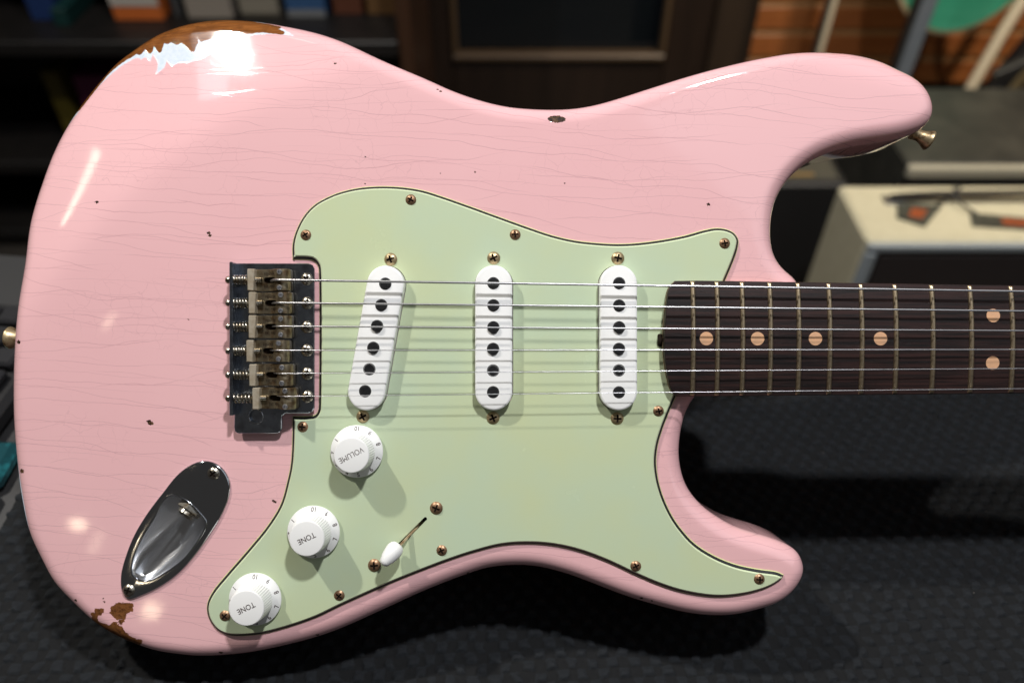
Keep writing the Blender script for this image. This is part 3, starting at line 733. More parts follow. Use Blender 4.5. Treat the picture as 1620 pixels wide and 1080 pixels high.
# ---- blade switch
sw_mb = MB(True)
l0, l1 = np.array(LEVER[0]), np.array(LEVER[1]); d = l1 - l0; l0 = l0 - d * 0.4
w = np.array((-slot_dir[1], slot_dir[0], 0)); th = np.array((slot_dir[0], slot_dir[1], 0))
lv = []
for t in np.linspace(0, 1.3, 5):
    p = l0 + (l1 - l0) * t
    lv.append([tuple(p + w * a * 0.55 + th * b * 1.3) for a, b in ((-1, -1), (1, -1), (1, 1), (-1, 1))])
sw_mb.loft(lv)
switch = sw_mb.build('switch_lever', MAT['brass'], guitar, 30)
t0, t1 = np.array(TIP[0]), np.array(TIP[1]); ax = t1 - t0; Lt = np.linalg.norm(ax)
prof = [(1.0, 0), (2.6, 0.25), (3.6, 1.2), (4.1, 2.8), (4.15, 4.2), (3.85, 6.2), (3.35, 8.6), (2.9, Lt - 2.6), (2.45, Lt - 1.2), (1.6, Lt - .35), (0.6, Lt)]
MB(True).lathe(prof, 28, tuple(t0), tuple(ax)).build('switch_tip', MAT['white'], switch, 60)
# near-black plate added below the slot so its inside looks dark
MB(True).box(-66, -39, -110, -82, -4.2, -3.6).build('slot_backing', MAT['recess'], switch)
for x, y in SWITCH_SCREWS: screw(guard, x, y, 2.3, 3.1, 'bronze')

# ---- bridge
def make_bridge():
    mb = MB(True)
    hole = circle(ARM_HOLE, 3.15, 28)
    sheet(mb, PLATE, [hole], 2.6, 4.2, 0.35, extra=grid_pts(PLATE, 8.0, 2.0, [hole]))
    x0 = PLATE[0][0]; ya, yb = PLATE[-1][1], PLATE[0][1]
    mb.box(x0 - 0.1, x0 + 1.6, ya, yb, 2.7, 11.2, 0.35)
    return mb.build('bridge_plate', MAT['steel_plate'], guitar, 30)
bridge = make_bridge()
MB(True).lathe([(3.12, 3.6), (3.12, 4.25), (3.35, 4.38), (3.65, 4.30), (3.75, 4.1)], 28, (*ARM_HOLE, 0), cap0=False, cap1=False).build('hole_rim', MAT['chrome'], bridge, 60)
MB(True).lathe([(3.1, 2.5), (3.0, -3.0), (0.1, -3.0)], 28, (*ARM_HOLE, 0), cap0=False).build('arm_socket', MAT['recess'], bridge)
for x, y in BRIDGE_SCREWS: screw(bridge, x, y, 4.3, 3.0, 'nickel')
LIP_X = PLATE[0][0]

def make_saddle(x0, yt, x1, yb):
    yc, hw, Ls = (yt + yb) / 2, abs(yt - yb) / 2 - 0.22, x1 - x0
    c_x = x0 + Ls * 0.76
    def ztop(x, y):
        t = (x - x0) / Ls
        if t < 0.45: z = 7.3
        elif t < 0.76: s = (t - 0.45) / 0.31; z = 7.3 + 4.7 * (s * s * (3 - 2 * s))
        else:
            s = min(1.0, (t - 0.76) / 0.24); z = 12.0 - 4.6 * (1 - math.sqrt(max(0, 1 - s * s)))
        # string groove at the crest
        z -= 0.35 * math.exp(-((y - yc) / 0.55) ** 2) * math.exp(-((t - 0.8) / 0.12) ** 2)
        return z
    outer = [(x0 + 1.2, yc - hw), *[(x, yc - hw) for x in np.linspace(x0 + 4, x1 - .6, 12)], (x1, yc - hw + .6), (x1, yc + hw - .6), *[(x, yc + hw) for x in np.linspace(x1 - .6, x0 + 4, 12)], (x0 + 1.2, yc + hw)]
    slot = stadium((x0 + Ls * 0.40, yc), (x0 + Ls * 0.58, yc), 1.45, 8)
    sc = [circle((x0 + Ls * 0.775, yc + s * 3.75), 1.25, 16) for s in (-1, 1)]
    ex = [(x, y) for x in np.linspace(x0 + 2, x1 - .3, 22) for y in np.linspace(yc - hw + .5, yc + hw - .5, 9)]
    ex = np.array(ex)
    for h in [slot, *sc]: ex = ex[sdf(ex, h) < -0.35]
    mb = MB(True)
    sheet(mb, outer, [slot, *sc], 5.2, 0, 0.18, ztop, ex)
    mb.box(x0 + 0.3, x0 + 2.9, yc - hw * .96, yc + hw * .96, 6.4, 7.6, 0.25)
    sd = mb.build('saddle', MAT['saddle'], guitar, 40)
    MB(True).box(x0, x0 + 3.3, yc - hw, yc + hw, 7.2, 11.3, 0.35).build('saddle_tab', MAT['saddle_tab'], sd, 40)
    # dark channel under the slot
    MB(True).box(x0 + Ls * .28, x0 + Ls * .70, yc - 2.2, yc + 2.2, 4.4, 5.3).build('string_channel', MAT['recess'], sd)
    for s in (-1, 1):   # hollow grub screws that set the height
        cx, cy = x0 + Ls * 0.775, yc + s * 3.75; z = 12.55 + random.uniform(-.1, .4)
        m = MB(True); m.lathe([(1.2, 3.95), (1.2, z - .15), (1.05, z), (0.62, z), (0.55, z - 1.5), (0.05, z - 1.5)], 16, (cx, cy, 0))
        m.build('set_screw', MAT['string'], sd, 40)
    # stamped lettering
    for word, dy, wd in (('FENDER', 2.95, 5.6), ('PAT. PEND.', -2.95, 5.8)):
        v, f = text_verts(word, wd, 1.35)
        m = MB(True); cxx = x0 + Ls * 0.485
        m.add([(cxx + x, yc + dy + y, ztop(cxx + x, 99) + 0.06) for x, y in v], f)
        m.build('stamped_lettering', MAT['recess'], sd, 0)
    # intonation screw, its head outside the lip and its spring inside
    zs = 8.9
    m = MB(True)
    m.lathe([(0.3, -2.25), (1.2, -2.1), (1.75, -1.5), (1.95, -0.8), (1.95, 0)], 18, (LIP_X - 0.32, yc, zs), (1, 0, 0))
    sh = m.build('intonation_screw', MAT['nickel'], guitar, 40)
    xs0, xs1 = LIP_X - 0.3, x0 + 6.2
    prof = []; k = int((xs1 - xs0) / 0.7)
    for i in range(k * 2 + 1): prof.append((1.0 if i % 2 else 1.28, (xs1 - xs0) * i / (k * 2)))
    MB(True).lathe(prof, 14, (xs0, yc, zs), (1, 0, 0)).build('threaded_shaft', MAT['nickel'], sh, 20)
    a, b = LIP_X + 1.75, x0 - 0.1; turns = 5; N_ = turns * 16
    path = [(a + (b - a) * i / N_, yc + 2.15 * math.cos(2 * math.pi * i / 16), zs + 2.15 * math.sin(2 * math.pi * i / 16)) for i in range(N_ + 1)]
    MB(True).tube(path, 0.42, 7).build('spring', MAT['nickel'], sh, 60)
    return yc, c_x
CREST = [make_saddle(*s) for s in SADDLES]

# ---- strings
for i, ((a, b), (yc, cx), gauge) in enumerate(zip(STRINGS, CREST, (1.20, 0.96, 0.74, 0.52, 0.42, 0.36))):
    r = gauge / 2; ya = a[1]
    x_end, x_nut = b[0], 540.0
    sl = (b[1] - a[1]) / (b[0] - a[0])
    path = [(cx - 5.6, ya, 5.6), (cx - 4.2, ya, 8.8), (cx - 2.2, ya, 11.3 + r), (cx, ya, 12.25 + r), (cx + 1.5, ya + sl * 1.5, 12.55 + r)]
    for x in (0, 120, 241, 380, x_nut): path.append((x, ya + sl * (x - a[0]), 12.75 + r - (x - cx) / 349.0 * 0.9))
    MB(True).tube(path, r, 12).build('string', MAT['string_w' if i < 3 else 'string'], guitar, 60)

# ---- neck
def neck_half(x, side):
    (ex0, t0_), (_, b0) = BOARD_EDGES[0]; (ex1, t1_), (_, b1) = BOARD_EDGES[1]
    t = (x - ex0) / (ex1 - ex0)
    return (t0_ + (t1_ - t0_) * t) if side > 0 else (b0 + (b1 - b0) * t)
AXIS = lambda x: (neck_half(x, 1) + neck_half(x, -1)) / 2
FB = 8.6
def fb_z(x, y): return FB - (y - AXIS(x)) ** 2 / (2 * 190.0)
NUT = 538.0
neck_mb = MB(True); loops = []
for x in (75.5, 80, 150, 175, 190, 210, 300, 420, NUT + 8, NUT + 25, NUT + 40, NUT + 150, NUT + 180):
    hp, hm, c = neck_half(min(x, NUT), 1) - .15, neck_half(min(x, NUT), -1) + .15, AXIS(min(x, NUT))
    if x < 76: hp, hm = hp - 8, hm + 8
    if x > NUT + 30: hp, hm = hp + 24, hm - 10
    hw = (hp - hm) / 2; c = (hp + hm) / 2
    dep = 15.5 if x < 180 else 14.0
    pts = []
    for j in range(17):
        t = math.pi * j / 16
        ex = 0.35 if x < 176 else 0.85
        cy = math.copysign(abs(math.cos(t)) ** ex, math.cos(t)); sz = math.sin(t) ** (0.5 if x < 176 else 0.8)
        pts.append((x, c + hw * cy, 3.3 - dep * sz))
    if x > NUT + 30: pts = [(a, b, cz - 4.0) for a, b, cz in pts]
    loops.append(pts)
neck_mb.loft(loops)
neck = neck_mb.build('neck', MAT['maple'], guitar, 40)
end = catmull(BOARD_END, 1.2, (), False)
top_e = [(x, neck_half(x, 1)) for x in np.linspace(90, NUT, 60)]
bot_e = [(x, neck_half(x, -1)) for x in np.linspace(NUT, 90, 60)]
outl = ccw(np.array([tuple(p) for p in end[::-1]] + top_e + bot_e))
fbm = MB(True)
ex = np.array([(x, AXIS(x) + s * 22 * (1 - (x - 80) / 2200)) for x in np.linspace(84, NUT - 2, 90) for s in np.linspace(-1, 1, 11)])
sheet(fbm, outl, [], 3.35, FB, 0.25, fb_z, ex)
board = fbm.build('fingerboard', MAT['rosewood'], neck, 40)
edge_mb = MB(True)
# thin pale glue line where the board meets the neck at the heel
eo = inset(outl, -0.16, 1)
edge_mb.loft([[(x, y, 3.1) for x, y in eo], [(x, y, 4.6) for x, y in eo], [(x, y, 4.7) for x, y in outl]], False, False)
edge_mb.build('heel_edge', pmat('dark_heel_edge', (0.16, 0.11, 0.06), 0.5), neck, 40)
MB(True).lathe([(3.2, 0), (3.2, 3.4), (2.6, 3.9), (1.6, 3.9), (1.5, 2.0), (0.1, 2.0)], 20, (74.4, 0.6, 1.6), (-1, 0, 0)).build('truss_rod_nut', MAT['recess'], neck, 40)
frets = list(FRETS)
for k in range(10, 0, -1):
    frets.append(FRETS[9] + 324.0 * (2 - 2 ** (1 - (k - 12) / 12.0) + 0) if False else FRETS[0] - 192.65 + 648.0 / 2 ** (k / 12.0))
for x in frets:
    yt, yb = neck_half(x, 1) - 0.35, neck_half(x, -1) + 0.35
    loops = []
    ys = [yb, yb + .35, yb + .9, *np.linspace(yb + 3, yt - 3, 15), yt - .9, yt - .35, yt]
    for y in ys:
        e = min(y - yb, yt - y); k = min(1.0, 0.35 + e / 0.9)
        zb = fb_z(x, y) - 0.1
        loops.append([(x + 1.2 * math.cos(t), y, zb + (1.15 * k) * math.sin(t)) for t in np.linspace(math.pi, 0, 9)])
    MB(True).loft(loops).build('fret', MAT['fret'], neck, 60)
def dot(x, y):
    md = MB(True).lathe([(3.2, -0.6), (3.2, 0.09), (2.0, 0.10), (0.9, 0.10)], 32, (x, y, 0))
    md.v = [(a, b, c + fb_z(a, b)) for a, b, c in md.v]
    md.build('inlay_dot', MAT['clay'], neck)
for x, y in DOTS: dot(x, y)
for k in (9, 7, 5, 3):
    p = lambda q: FRETS[0] - 192.65 + 648.0 / 2 ** (q / 12.0)
    dot((p(k) + p(k - 1)) / 2, 1.2)

# ---- jack plate
def make_jack():
    mb = MB(True)
    cen = np.array(JACK).mean(0)
    def zt(x, y): return 1.25
    hole = CUP_L
    v, f = cdt(inset(JACK_L, 1.2, 2), [hole], [])
    zf = lambda x, y: 1.3
    mb.add([(x, y, 1.3) for x, y in v], [tuple(t) for t in f])
    mb.loft([[(x, y, z) for x, y in inset(JACK_L, i, 2)] for i, z in ((0, 0.02), (0.0, 0.45), (0.35, 0.95), (0.75, 1.2), (1.2, 1.3))], False, False)
    # cup: steep behind the socket, running out flat towards the tip
    a = np.array(CUP[3]); b = np.array(CUP[10])          # deep end, shallow end
    a = (np.array(CUP[0]) + np.array(CUP[4])) / 2
    axis = a - b; La = np.linalg.norm(axis); axis /= La; wv = np.array((-axis[1], axis[0]))
    N_ = 14; loops = []
    for k in range(N_ + 1):
        s = k / N_
        lp = []
        for p in CUP_L:
            t = float((p - b) @ axis) / La; u = float((p - b) @ wv)
            tt = min(max(t, 0.0), 1.0)
            # lip rolls over, then the wall falls to a rounded keel
            q = math.sin(s * math.pi / 2)
            shrink = 1 - 0.92 * (1 - math.cos(s * math.pi / 2)) ** 0.8
            tc = 0.06 + t * 0.90 if True else t
            nt_ = t + (tc - t) * s
            pos = b + axis * nt_ * La + wv * u * shrink
            depth = 3.0 + 13.5 * (tt ** 0.9)
            edge = 1.3 - depth * q
            if k == 0: edge = 1.3
            lp.append((pos[0], pos[1], edge))
        loops.append(lp)
    pl = mb.build('jack_plate', MAT['chrome'], guitar, 50, 1e-6)
    cm = MB(True); cm.loft(loops, False, True); cm.build('jack_cup', MAT['chrome_satin'], pl, 70, 1e-6)
    rl = MB(True)
    rl.tube([(x, y, 1.28) for x, y in [*CUP_L, CUP_L[0]]], 0.42, 8, False)
    rl.build('cup_rim', MAT['chrome'], pl, 60)
    jx, jy = JACK_NUT[0]
    d3 = Vector((-axis[0], -axis[1], 0.55)).normalized()
    # threaded socket with a hexagonal nut
    org = Vector((a[0] - axis[0] * 2.6, a[1] - axis[1] * 2.6, -3.2))
    m = MB(True); m.lathe([(6.2, -3.0), (6.2, 0.6), (5.7, 1.0), (4.2, 1.0)], 6, tuple(org), tuple(d3))
    m.lathe([(4.4, -2), (4.4, 2.6), (4.0, 3.0), (3.2, 3.0), (3.1, -3.0), (0.1, -3.0)], 24, tuple(org), tuple(d3))
    m.build('jack_socket', MAT['nickel'], pl, 30)
    for x, y in JACK_SCREWS: screw(pl, x, y, 1.3, 3.0, 'nickel')
make_jack()

# ---- strap buttons
for (x, y), ax_ in zip(BUTTONS, ((0.88, -0.46, 0.08), (-1, 0.03, 0))):
    m = MB(True)
    m.lathe([(4.6, -4.0), (3.9, -1.0), (3.7, 1.0), (4.4, 3.4), (5.6, 6.0), (6.5, 7.6), (6.6, 8.3), (6.2, 8.9), (5.0, 9.6), (3.2, 10.1), (1.4, 10.3), (0.1, 10.3)], 32, (x + (0 if x > 0 else 4.2), y, -22), ax_)
    m.v = [tuple(Vector((x, y, -22)) + (Vector(q) - Vector((x, y, -22))) * (0.78 if x > 0 else 0.88)) for q in m.v]
    m.build('strap_button', MAT['brass'], guitar, 50)

# ================================================================== THINGS AROUND
def W(mb, name, mats, parent=None, loc=None, **kw):
    """build world-space geometry under a parent Empty, or as a thing with its own base point"""
    ang = kw.pop('angle', 35)
    if parent is not None:
        return local(mb, parent).build(name, mats, parent, ang, **kw)
    o = empty('tmp', loc); local(mb, o); bpy.data.objects.remove(o)
    r = mb.build(name, mats, None, ang, **kw); r.location = loc
    return r
def bx(*a, bev=0.0): return MB().box(*a, bev)
def xf(loc, rz=0, rx=0, ry=0): return Matrix.Translation(loc) @ Matrix.Rotation(rz, 4, 'Z') @ Matrix.Rotation(ry, 4, 'Y') @ Matrix.Rotation(rx, 4, 'X')

# ---- cream amplifier
cream = pmat('cream_tolex', (0.50, 0.465, 0.335), 0.6, color2=(0.46, 0.425, 0.30), nscale=0.05, bump_s=0.25, bump_scale=0.8)
grille = pmat('oxblood_grille_cloth', (0.016, 0.010, 0.009), 0.8, bump_s=0.4, bump_scale=0.6)
piping = pmat('grey_piping', (0.26, 0.29, 0.31), 0.5)
black = pmat('black_vinyl', (0.010, 0.010, 0.011), 0.5, bump_s=0.2, bump_scale=0.7)
blackcord = pmat('black_cord', (0.012, 0.012, 0.012), 0.6)
metal_d = pmat('dull_steel', (0.45, 0.46, 0.48), 0.35, metal=1.0)
amp = empty('cream_amplifier', (0.80, 1.06, 0.0), label='cream covered guitar amplifier with dark grille and two hang tags on top', cat='amplifier')
W(bx(0.554, 1.12, 0.975, 1.128, 0.001, 0.42, bev=0.006), 'cabinet', cream, amp)
W(bx(0.578, 1.096, 0.966, 0.9745, 0.03, 0.396, bev=0.003), 'grille', grille, amp)
for a in ((0.554, 1.12, 0.964, 0.9748, 0.402, 0.418), (0.554, 1.12, 0.964, 0.9748, 0.004, 0.026), (0.554, 0.575, 0.964, 0.9748, 0.0265, 0.4015), (1.099, 1.12, 0.964, 0.9748, 0.0265, 0.4015)):
    W(bx(*a, bev=0.004), 'piping', piping, amp)
for cx in (0.5545, 1.0905):
    W(bx(cx, cx + .029, 0.9605, 0.9635, 0.003, 0.030, bev=0.001), 'corner_cap', metal_d, amp)
m = MB()
hp = [(0.625, 1.080, 0.424), (0.645, 1.080, 0.428), (0.70, 1.079, 0.432), (0.84, 1.079, 0.434), (0.98, 1.079, 0.432), (1.035, 1.080, 0.428), (1.055, 1.080, 0.424)]
m.loft([[(x, y - .007, z), (x, y + .007, z), (x, y + .007, z + .004), (x, y - .007, z + .004)] for x, y, z in hp])
hd = W(m, 'handle', black, amp)
for x in (0.632, 1.048):
    W(bx(x - .018, x + .018, 1.068, 1.092, 0.4205, 0.4235, bev=0.001), 'handle_bracket', metal_d, hd.parent)
W(bx(0.71, 0.80, 1.090, 1.103, 0.4206, 0.4212), 'white_label', pmat('white_paper', (0.7, 0.72, 0.72), 0.6), amp)
# ---- hang tags lying on the amplifier
tagm = pmat('dark_tag_card', (0.030, 0.034, 0.026), 0.5, color2=(0.055, 0.058, 0.045), nscale=0.05)
orange = pmat('orange_print', (0.27, 0.058, 0.014), 0.5, color2=(0.20, 0.045, 0.012), nscale=0.08)
pale = pmat('pale_print', (0.25, 0.25, 0.20), 0.5)
def hang_tag(corners, lab, pr, cord):
    c = np.array(corners); cen = c.mean(0)
    t = empty('hang_tag', (cen[0], cen[1], 0.4205), label=lab, cat='tag', group='hang tags on the cream amplifier')
    m = MB(); m.loft([[(x, y, 0.4212) for x, y in c], [(x, y, 0.4232) for x, y in c]]); W(m, 'card', tagm, t)
    def q(u, v): return (c[0] * (1 - u) + c[1] * u) * (1 - v) + (c[3] * (1 - u) + c[2] * u) * v
    m = MB(); m.loft([[(*q(u, v), z) for u, v in ((pr[0], pr[2]), (pr[1], pr[2]), (pr[1], pr[3]), (pr[0], pr[3]))] for z in (0.4233, 0.4237)]); W(m, 'print', orange, t)
    m = MB(); m.tube(cord, 0.0022, 6); W(m, 'cord', blackcord, t)
hang_tag([(0.634, 1.073), (0.704, 1.063), (0.655, 1.006), (0.618, 1.030)], 'slanted square black tag with an orange block, on the cream amplifier', (0.36, 0.76, 0.28, 0.76),
         [(0.69, 1.058, 0.425), (0.71, 1.072, 0.428), (0.725, 1.082, 0.434), (0.735, 1.086, 0.443)])
hang_tag([(0.741, 1.042), (0.838, 1.027), (0.835, 0.995), (0.730, 1.008)], 'long black tag with an orange strip, right of the square tag', (0.46, 0.92, 0.22, 0.78),
         [(0.748, 1.036, 0.425), (0.735, 1.055, 0.428), (0.722, 1.072, 0.434), (0.725, 1.084, 0.443)])

# ---- black amplifier behind, pale strip along its front
gtop = pmat('dusty_black_top', (0.020, 0.021, 0.018), 0.55, color2=(0.040, 0.040, 0.033), nscale=0.012, bump_s=0.2, bump_scale=0.6)
amp2 = empty('black_amplifier', (1.2, 1.42, 0.0), label='black amplifier with a pale strip along its front, behind the cream amplifier', cat='amplifier')
W(bx(0.735, 1.75, 1.262, 1.56, 0.001, 0.38, bev=0.004), 'cabinet', gtop, amp2)
W(bx(0.745, 1.74, 1.250, 1.2615, 0.02, 0.352, bev=0.002), 'grille', black, amp2)
W(bx(0.735, 1.75, 1.246, 1.2618, 0.356, 0.379, bev=0.003), 'pale_strip', pmat('pale_trim', (0.34, 0.32, 0.25), 0.5), amp2)
# small dark box with a gold badge
box2 = empty('small_black_cabinet', (0.53, 1.35, 0.0), label='small black cabinet with a gold badge, in the gap under the upper horn', cat='cabinet')
W(bx(0.40, 0.640, 1.26, 1.42, 0.001, 0.335, bev=0.005), 'case', black, box2)
W(bx(0.415, 0.625, 1.275, 1.405, 0.3352, 0.3385, bev=0.001), 'top_panel', pmat('olive_panel', (0.060, 0.058, 0.045), 0.5), box2)
W(bx(0.52, 0.578, 1.282, 1.292, 0.3387, 0.3400), 'badge', pmat('gold_badge', (0.55, 0.40, 0.16), 0.35, metal=0.8), box2)

# ---- green guitar on its stand, posts of the display rack
greenm = pmat('sea_green_finish', (0.035, 0.27, 0.165), 0.3, color2=(0.075, 0.36, 0.24), nscale=0.02, coat=0.4, aniso=(0.15, 1, 1))
gg = empty('green_guitar', (0.965, 1.73, 0.431), label='sea green guitar body with cream binding, hanging at the top right corner', cat='guitar')
def ell(cx, cz, rx, rz, y, n=72):
    out = []
    for i in range(n):
        t = 2 * math.pi * i / n; k = 1 - 0.18 * math.exp(-((math.sin(t) - .35) / .3) ** 2)
        out.append((cx + rx * k * math.cos(t), y, cz + rz * math.sin(t)))
    return out
m = MB(); m.loft([ell(.965, .645, .158, .208, 1.716), ell(.965, .645, .164, .214, 1.722), ell(.965, .645, .164, .214, 1.764), ell(.965, .645, .158, .208, 1.770)]); W(m, 'body', greenm, gg)
m = MB(); m.loft([ell(.965, .645, .158, .208, 1.7155), ell(.965, .645, .167, .217, 1.719), ell(.965, .645, .167, .217, 1.7235), ell(.965, .645, .160, .210, 1.726)], False, False); W(m, 'binding', pmat('cream_binding', (0.62, 0.50, 0.30), 0.4), gg)
W(bx(0.938, 0.992, 1.70, 1.7155, 0.80, 1.45, bev=0.004), 'neck', MAT['maple'], gg)
W(bx(0.95, 0.99, 1.706, 1.7154, 0.56, 0.60, bev=0.002), 'bridge', metal_d, gg)
postm = pmat('blue_grey_post', (0.105, 0.125, 0.150), 0.4, color2=(0.13, 0.15, 0.175), nscale=0.02)
beige = pmat('beige_post', (0.50, 0.43, 0.31), 0.45)
dark = pmat('dark_side', (0.014, 0.013, 0.012), 0.5)
p1 = empty('rack_post', (0.688, 1.70, 0.0), label='thin beige metal post in front of the slatted wood wall', cat='post')
W(bx(0.683, 0.697, 1.694, 1.706, 0.0205, 1.6, bev=0.002), 'post', beige, p1)
W(bx(0.674, 0.6825, 1.694, 1.706, 0.0205, 1.6), 'dark_strip', dark, p1)  # dark strip along the post's left side
W(bx(0.655, 0.715, 1.66, 1.74, 0.001, 0.02, bev=0.003), 'foot', dark, p1)
p2 = empty('rack_post', (0.873, 1.62, 0.0), label='wide blue-grey post crossing the green guitar body', cat='post')
W(bx(0.834, 0.868, 1.612, 1.628, 0.0205, 1.6, bev=0.003), 'post', postm, p2)
W(bx(0.822, 0.8335, 1.612, 1.628, 0.0205, 1.6), 'dark_strip', dark, p2)  # dark strip on the left of the wide post
W(bx(0.81, 0.88, 1.575, 1.665, 0.001, 0.02, bev=0.003), 'foot', dark, p2)
st = empty('guitar_stand', (1.06, 1.66, 0.0), label='pale wooden stand leg slanting down below the green guitar', cat='stand')
m = MB(); m.tube([(1.155, 1.73, 0.75), (1.066, 1.675, 0.45), (1.022, 1.645, 0.27)], 0.0125, 14); W(m, 'leg', beige, st)
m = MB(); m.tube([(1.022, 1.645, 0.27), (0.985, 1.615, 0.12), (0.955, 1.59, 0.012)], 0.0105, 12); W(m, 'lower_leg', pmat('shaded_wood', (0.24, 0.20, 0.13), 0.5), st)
rk = empty('slanted_rack', (1.25, 1.62, 0.0), label='dark slanting rack with a tweed strip at the right edge', cat='rack')
m = MB(); m.box(-.011, .011, -.01, .01, 0, .75, 0.002, xf((1.04, 1.60, .385), 0, 0, R(60))); W(m, 'rail', dark, rk)
m = MB(); m.box(-.05, .05, -.02, .02, 0, .6, 0.004, xf((1.16, 1.80, .10), 0, 0, R(20))); W(m, 'side_board', black, rk)
m = MB(); m.box(-.012, .012, -.004, .004, 0, .6, 0.002, xf((1.155, 1.775, .10), 0, 0, R(20))); W(m, 'tweed_strip', pmat('tweed', (0.17, 0.13, 0.06), 0.7, color2=(0.08, 0.06, 0.03), nscale=0.4), rk)

# ---- door with a dark glass pane
doorm = pmat('dark_stained_door', (0.017, 0.010, 0.0065), 0.42, color2=(0.024, 0.014, 0.009), nscale=0.03, aniso=(1, 1, 0.08))
beadm = pmat('brown_bead', (0.085, 0.053, 0.028), 0.4)
dr = empty('glazed_door', (0.12, 1.9, 0.0), label='dark brown door with a black glass pane, behind the waist of the pink guitar', cat='door')
W(bx(-0.245, -0.150, 1.90, 1.94, 0.008, 2.0, bev=0.003), 'stile', doorm, dr)
W(bx(0.385, 0.490, 1.90, 1.94, 0.008, 2.0, bev=0.003), 'stile', doorm, dr)
W(bx(-0.1495, 0.3845, 1.902, 1.94, 0.008, 0.285, bev=0.003), 'bottom_rail', doorm, dr)
W(bx(-0.1495, 0.3845, 1.902, 1.94, 1.86, 2.0, bev=0.003), 'top_rail', doorm, dr)
W(bx(-0.148, 0.383, 1.926, 1.932, 0.286, 1.859), 'glass_pane', pmat('dark_glass', (0.006, 0.008, 0.010), 0.06, spec=0.6), dr)
W(bx(-0.149, 0.384, 1.888, 1.925, 0.286, 0.303, bev=0.004), 'glazing_bead', beadm, dr)
W(bx(-0.149, -0.135, 1.890, 1.925, 0.3035, 1.858, bev=0.003), 'glazing_bead', beadm, dr)
W(bx(0.370, 0.384, 1.890, 1.925, 0.3035, 1.858, bev=0.003), 'glazing_bead', beadm, dr)
fr = empty('door_frame', (0.12, 1.95, 0.0), label='brown wooden frame around the glazed door', cat='door frame')
W(bx(0.495, 0.595, 1.89, 2.049, 0.001, 2.1, bev=0.004), 'jamb', pmat('brown_jamb', (0.040, 0.026, 0.016), 0.45, color2=(0.030, 0.019, 0.012), nscale=0.03, aniso=(1, 1, 0.08)), fr)
W(bx(-0.315, -0.250, 1.89, 2.049, 0.001, 2.1, bev=0.004), 'jamb', doorm, fr)
W(bx(-0.2495, 0.4945, 1.89, 2.049, 2.005, 2.1, bev=0.004), 'head', doorm, fr)

# ---- bookshelf and what stands on it
shm = pmat('black_brown_shelf', (0.0065, 0.0055, 0.0048), 0.5, color2=(0.010, 0.008, 0.007), nscale=0.02)
sh = empty('bookshelf', (-0.75, 1.65, 0.0), label='dark bookshelf full of small boxes and books, behind the upper left edge', cat='bookshelf')
for z in (0.02, 0.205, 0.475, 0.80, 1.15): W(bx(-1.5, -0.225, 1.50, 1.86, z, z + 0.030, bev=0.003), 'shelf', shm, sh)
W(bx(-0.224, -0.196, 1.505, 1.86, 0.001, 1.4, bev=0.003), 'upright', pmat('red_brown_edge', (0.048, 0.022, 0.011), 0.4), sh)
W(bx(-1.53, -1.501, 1.505, 1.86, 0.001, 1.4, bev=0.003), 'upright', shm, sh)
W(bx(-1.5, -0.225, 1.862, 1.875, 0.001, 1.4), 'back_panel', shm, sh)
def pk_box(x0, x1, y0, y1, z0, z1, cols, name, lab, cat, rz=0, ry=0, grp='packages on the bookshelf', bandz=None):
    cx = (x0 + x1) / 2
    t = empty(name, (cx, y0, z0), label=lab, cat=cat, group=grp); t.rotation_euler = (0, ry, rz)
    hx, d, h = (x1 - x0) / 2, y1 - y0, z1 - z0
    mm = [pmat(name + '_card', c, 0.5) for c in cols]
    MB().box(-hx, hx, 0.0015, d, 0.0, h, 0.002).build('case', mm[0], t)
    for i, c in enumerate(cols[1:]):
        if bandz: a, b = bandz[i]
        else: a, b = 0.1 + i * .35, 0.4 + i * .35
        MB().box(-hx * .97, hx * .97, 0, 0.0014, h * a, h * b).build('cover_panel', mm[i + 1], t)
    return t
S1 = 0.5052
pk_box(-0.985, -0.93, 1.60, 1.78, S1, S1 + .16, [(0.010, 0.03, 0.11)], 'blue_box', 'small dark blue box at the far left of the upper shelf', 'box')
pk_box(-0.925, -0.895, 1.57, 1.78, S1, S1 + .035, [(0.004, 0.030, 0.027)], 'teal_box', 'small dark teal box beside the blue box on the shelf', 'box')
pk_box(-0.815, -0.715, 1.60, 1.78, S1, S1 + .15, [(0.50, 0.12, 0.022), (0.42, 0.38, 0.33), (0.25, 0.17, 0.05)], 'orange_book', 'orange and white book on the upper shelf', 'book', bandz=((0.20, 0.46), (0.62, 0.8)))
pk_box(-0.700, -0.685, 1.62, 1.78, S1, S1 + .2, [(0.05, 0.05, 0.05)], 'black_case', 'thin black case between the orange book and a pale box', 'case')
pk_box(-0.668, -0.575, 1.61, 1.78, S1, S1 + .17, [(0.26, 0.225, 0.185), (0.12, 0.085, 0.06)], 'pale_box', 'pale beige box with brown print on the shelf', 'box', bandz=((0.35, 0.6),))
pk_box(-0.560, -0.480, 1.62, 1.78, S1, S1 + .16, [(0.11, 0.095, 0.07), (0.22, 0.195, 0.15)], 'tan_box', 'mottled tan box in the middle of the shelf', 'box', bandz=((0.05, 0.25),))
pk_box(-0.465, -0.385, 1.62, 1.78, S1, S1 + .15, [(0.03, 0.08, 0.18), (0.16, 0.165, 0.165)], 'bright_blue_box', 'blue box with pale stripe on the shelf', 'box', bandz=((0.0, 0.10),))
pk_box(-0.370, -0.310, 1.63, 1.78, S1, S1 + .2, [(0.10, 0.032, 0.015)], 'brown_box', 'dark red brown box near the right end of the shelf', 'box')
pk_box(-0.300, -0.235, 1.63, 1.78, S1, S1 + .2, [(0.13, 0.065, 0.022)], 'amber_box', 'amber brown box at the right end of the shelf', 'box')
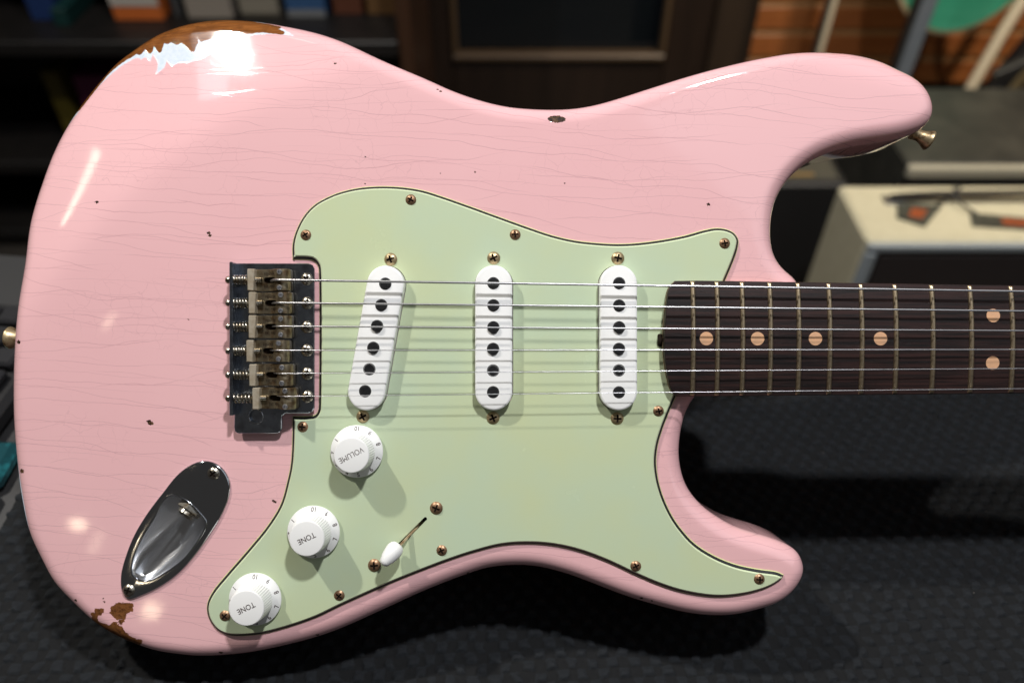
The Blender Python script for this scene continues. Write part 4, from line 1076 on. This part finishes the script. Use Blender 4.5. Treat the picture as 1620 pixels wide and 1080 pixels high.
S2 = 0.2352
pk_box(-1.02, -0.985, 1.60, 1.75, S2, S2 + .16, [(0.10, 0.075, 0.008)], 'yellow_box', 'narrow yellow box on the shaded lower shelf', 'box')
pk_box(-0.955, -0.86, 1.60, 1.75, S2, S2 + .15, [(0.12, 0.015, 0.065)], 'magenta_box', 'magenta box on the shaded lower shelf', 'box')
pk_box(-0.345, -0.235, 1.53, 1.75, S2, S2 + .165, [(0.42, 0.40, 0.36), (0.30, 0.20, 0.11)], 'parcel', 'white parcel with a brown lower half, below the shelf end', 'box', bandz=((0.0, 0.45),))

# ---- keyboard and packet at the left edge of the table
kbm = pmat('black_keyboard_plastic', (0.011, 0.011, 0.012), 0.4)
keym = pmat('black_keycap', (0.020, 0.020, 0.022), 0.35)
kb = empty('computer_keyboard', (-0.53, 0.395, 0.7458), label='black computer keyboard left of the guitar body', cat='keyboard')
kb.rotation_euler.z = R(-6)
MB().box(-0.20, 0.195, -0.075, 0.062, 0.0, 0.016, 0.004).build('case', kbm, kb)
kme = MB().box(-.0085, .0085, -.0085, .0085, 0, .0075, 0.002).mesh('key', keym)
for r_ in range(6):
    for c_ in range(19):
        o = link('key', kme, kb); o.location = (-0.178 + c_ * 0.0197, -0.058 + r_ * 0.0205, 0.0163)
MB().box(0.05, 0.06, 0.052, 0.056, 0.0161, 0.0165).build('indicator', pmat('grey_print', (0.4, 0.4, 0.4), 0.5), kb)
MB().box(-0.2, 0.2, 0.066, 0.13, 0.0, 0.008, 0.003).build('rest', pmat('grey_rest', (0.03, 0.03, 0.03), 0.5), kb)
pkt = empty('teal_packet', (-0.345, 0.28, 0.7458), label='glossy teal packet with a pale blue end, left of the mat', cat='packet')
tealm = pmat('teal_film', (0.02, 0.16, 0.18), 0.15, color2=(0.01, 0.055, 0.065), nscale=0.05, nlo=0.4, nhi=0.55, coat=0.5)
MB().box(-0.06, 0.026, 0.0, 0.036, 0.0, 0.012, 0.004).build('packet_body', tealm, pkt)
MB().box(-0.06, 0.028, -0.045, -0.001, 0.0, 0.010, 0.004).build('packet_end', pmat('pale_blue_film', (0.22, 0.42, 0.50), 0.3), pkt)
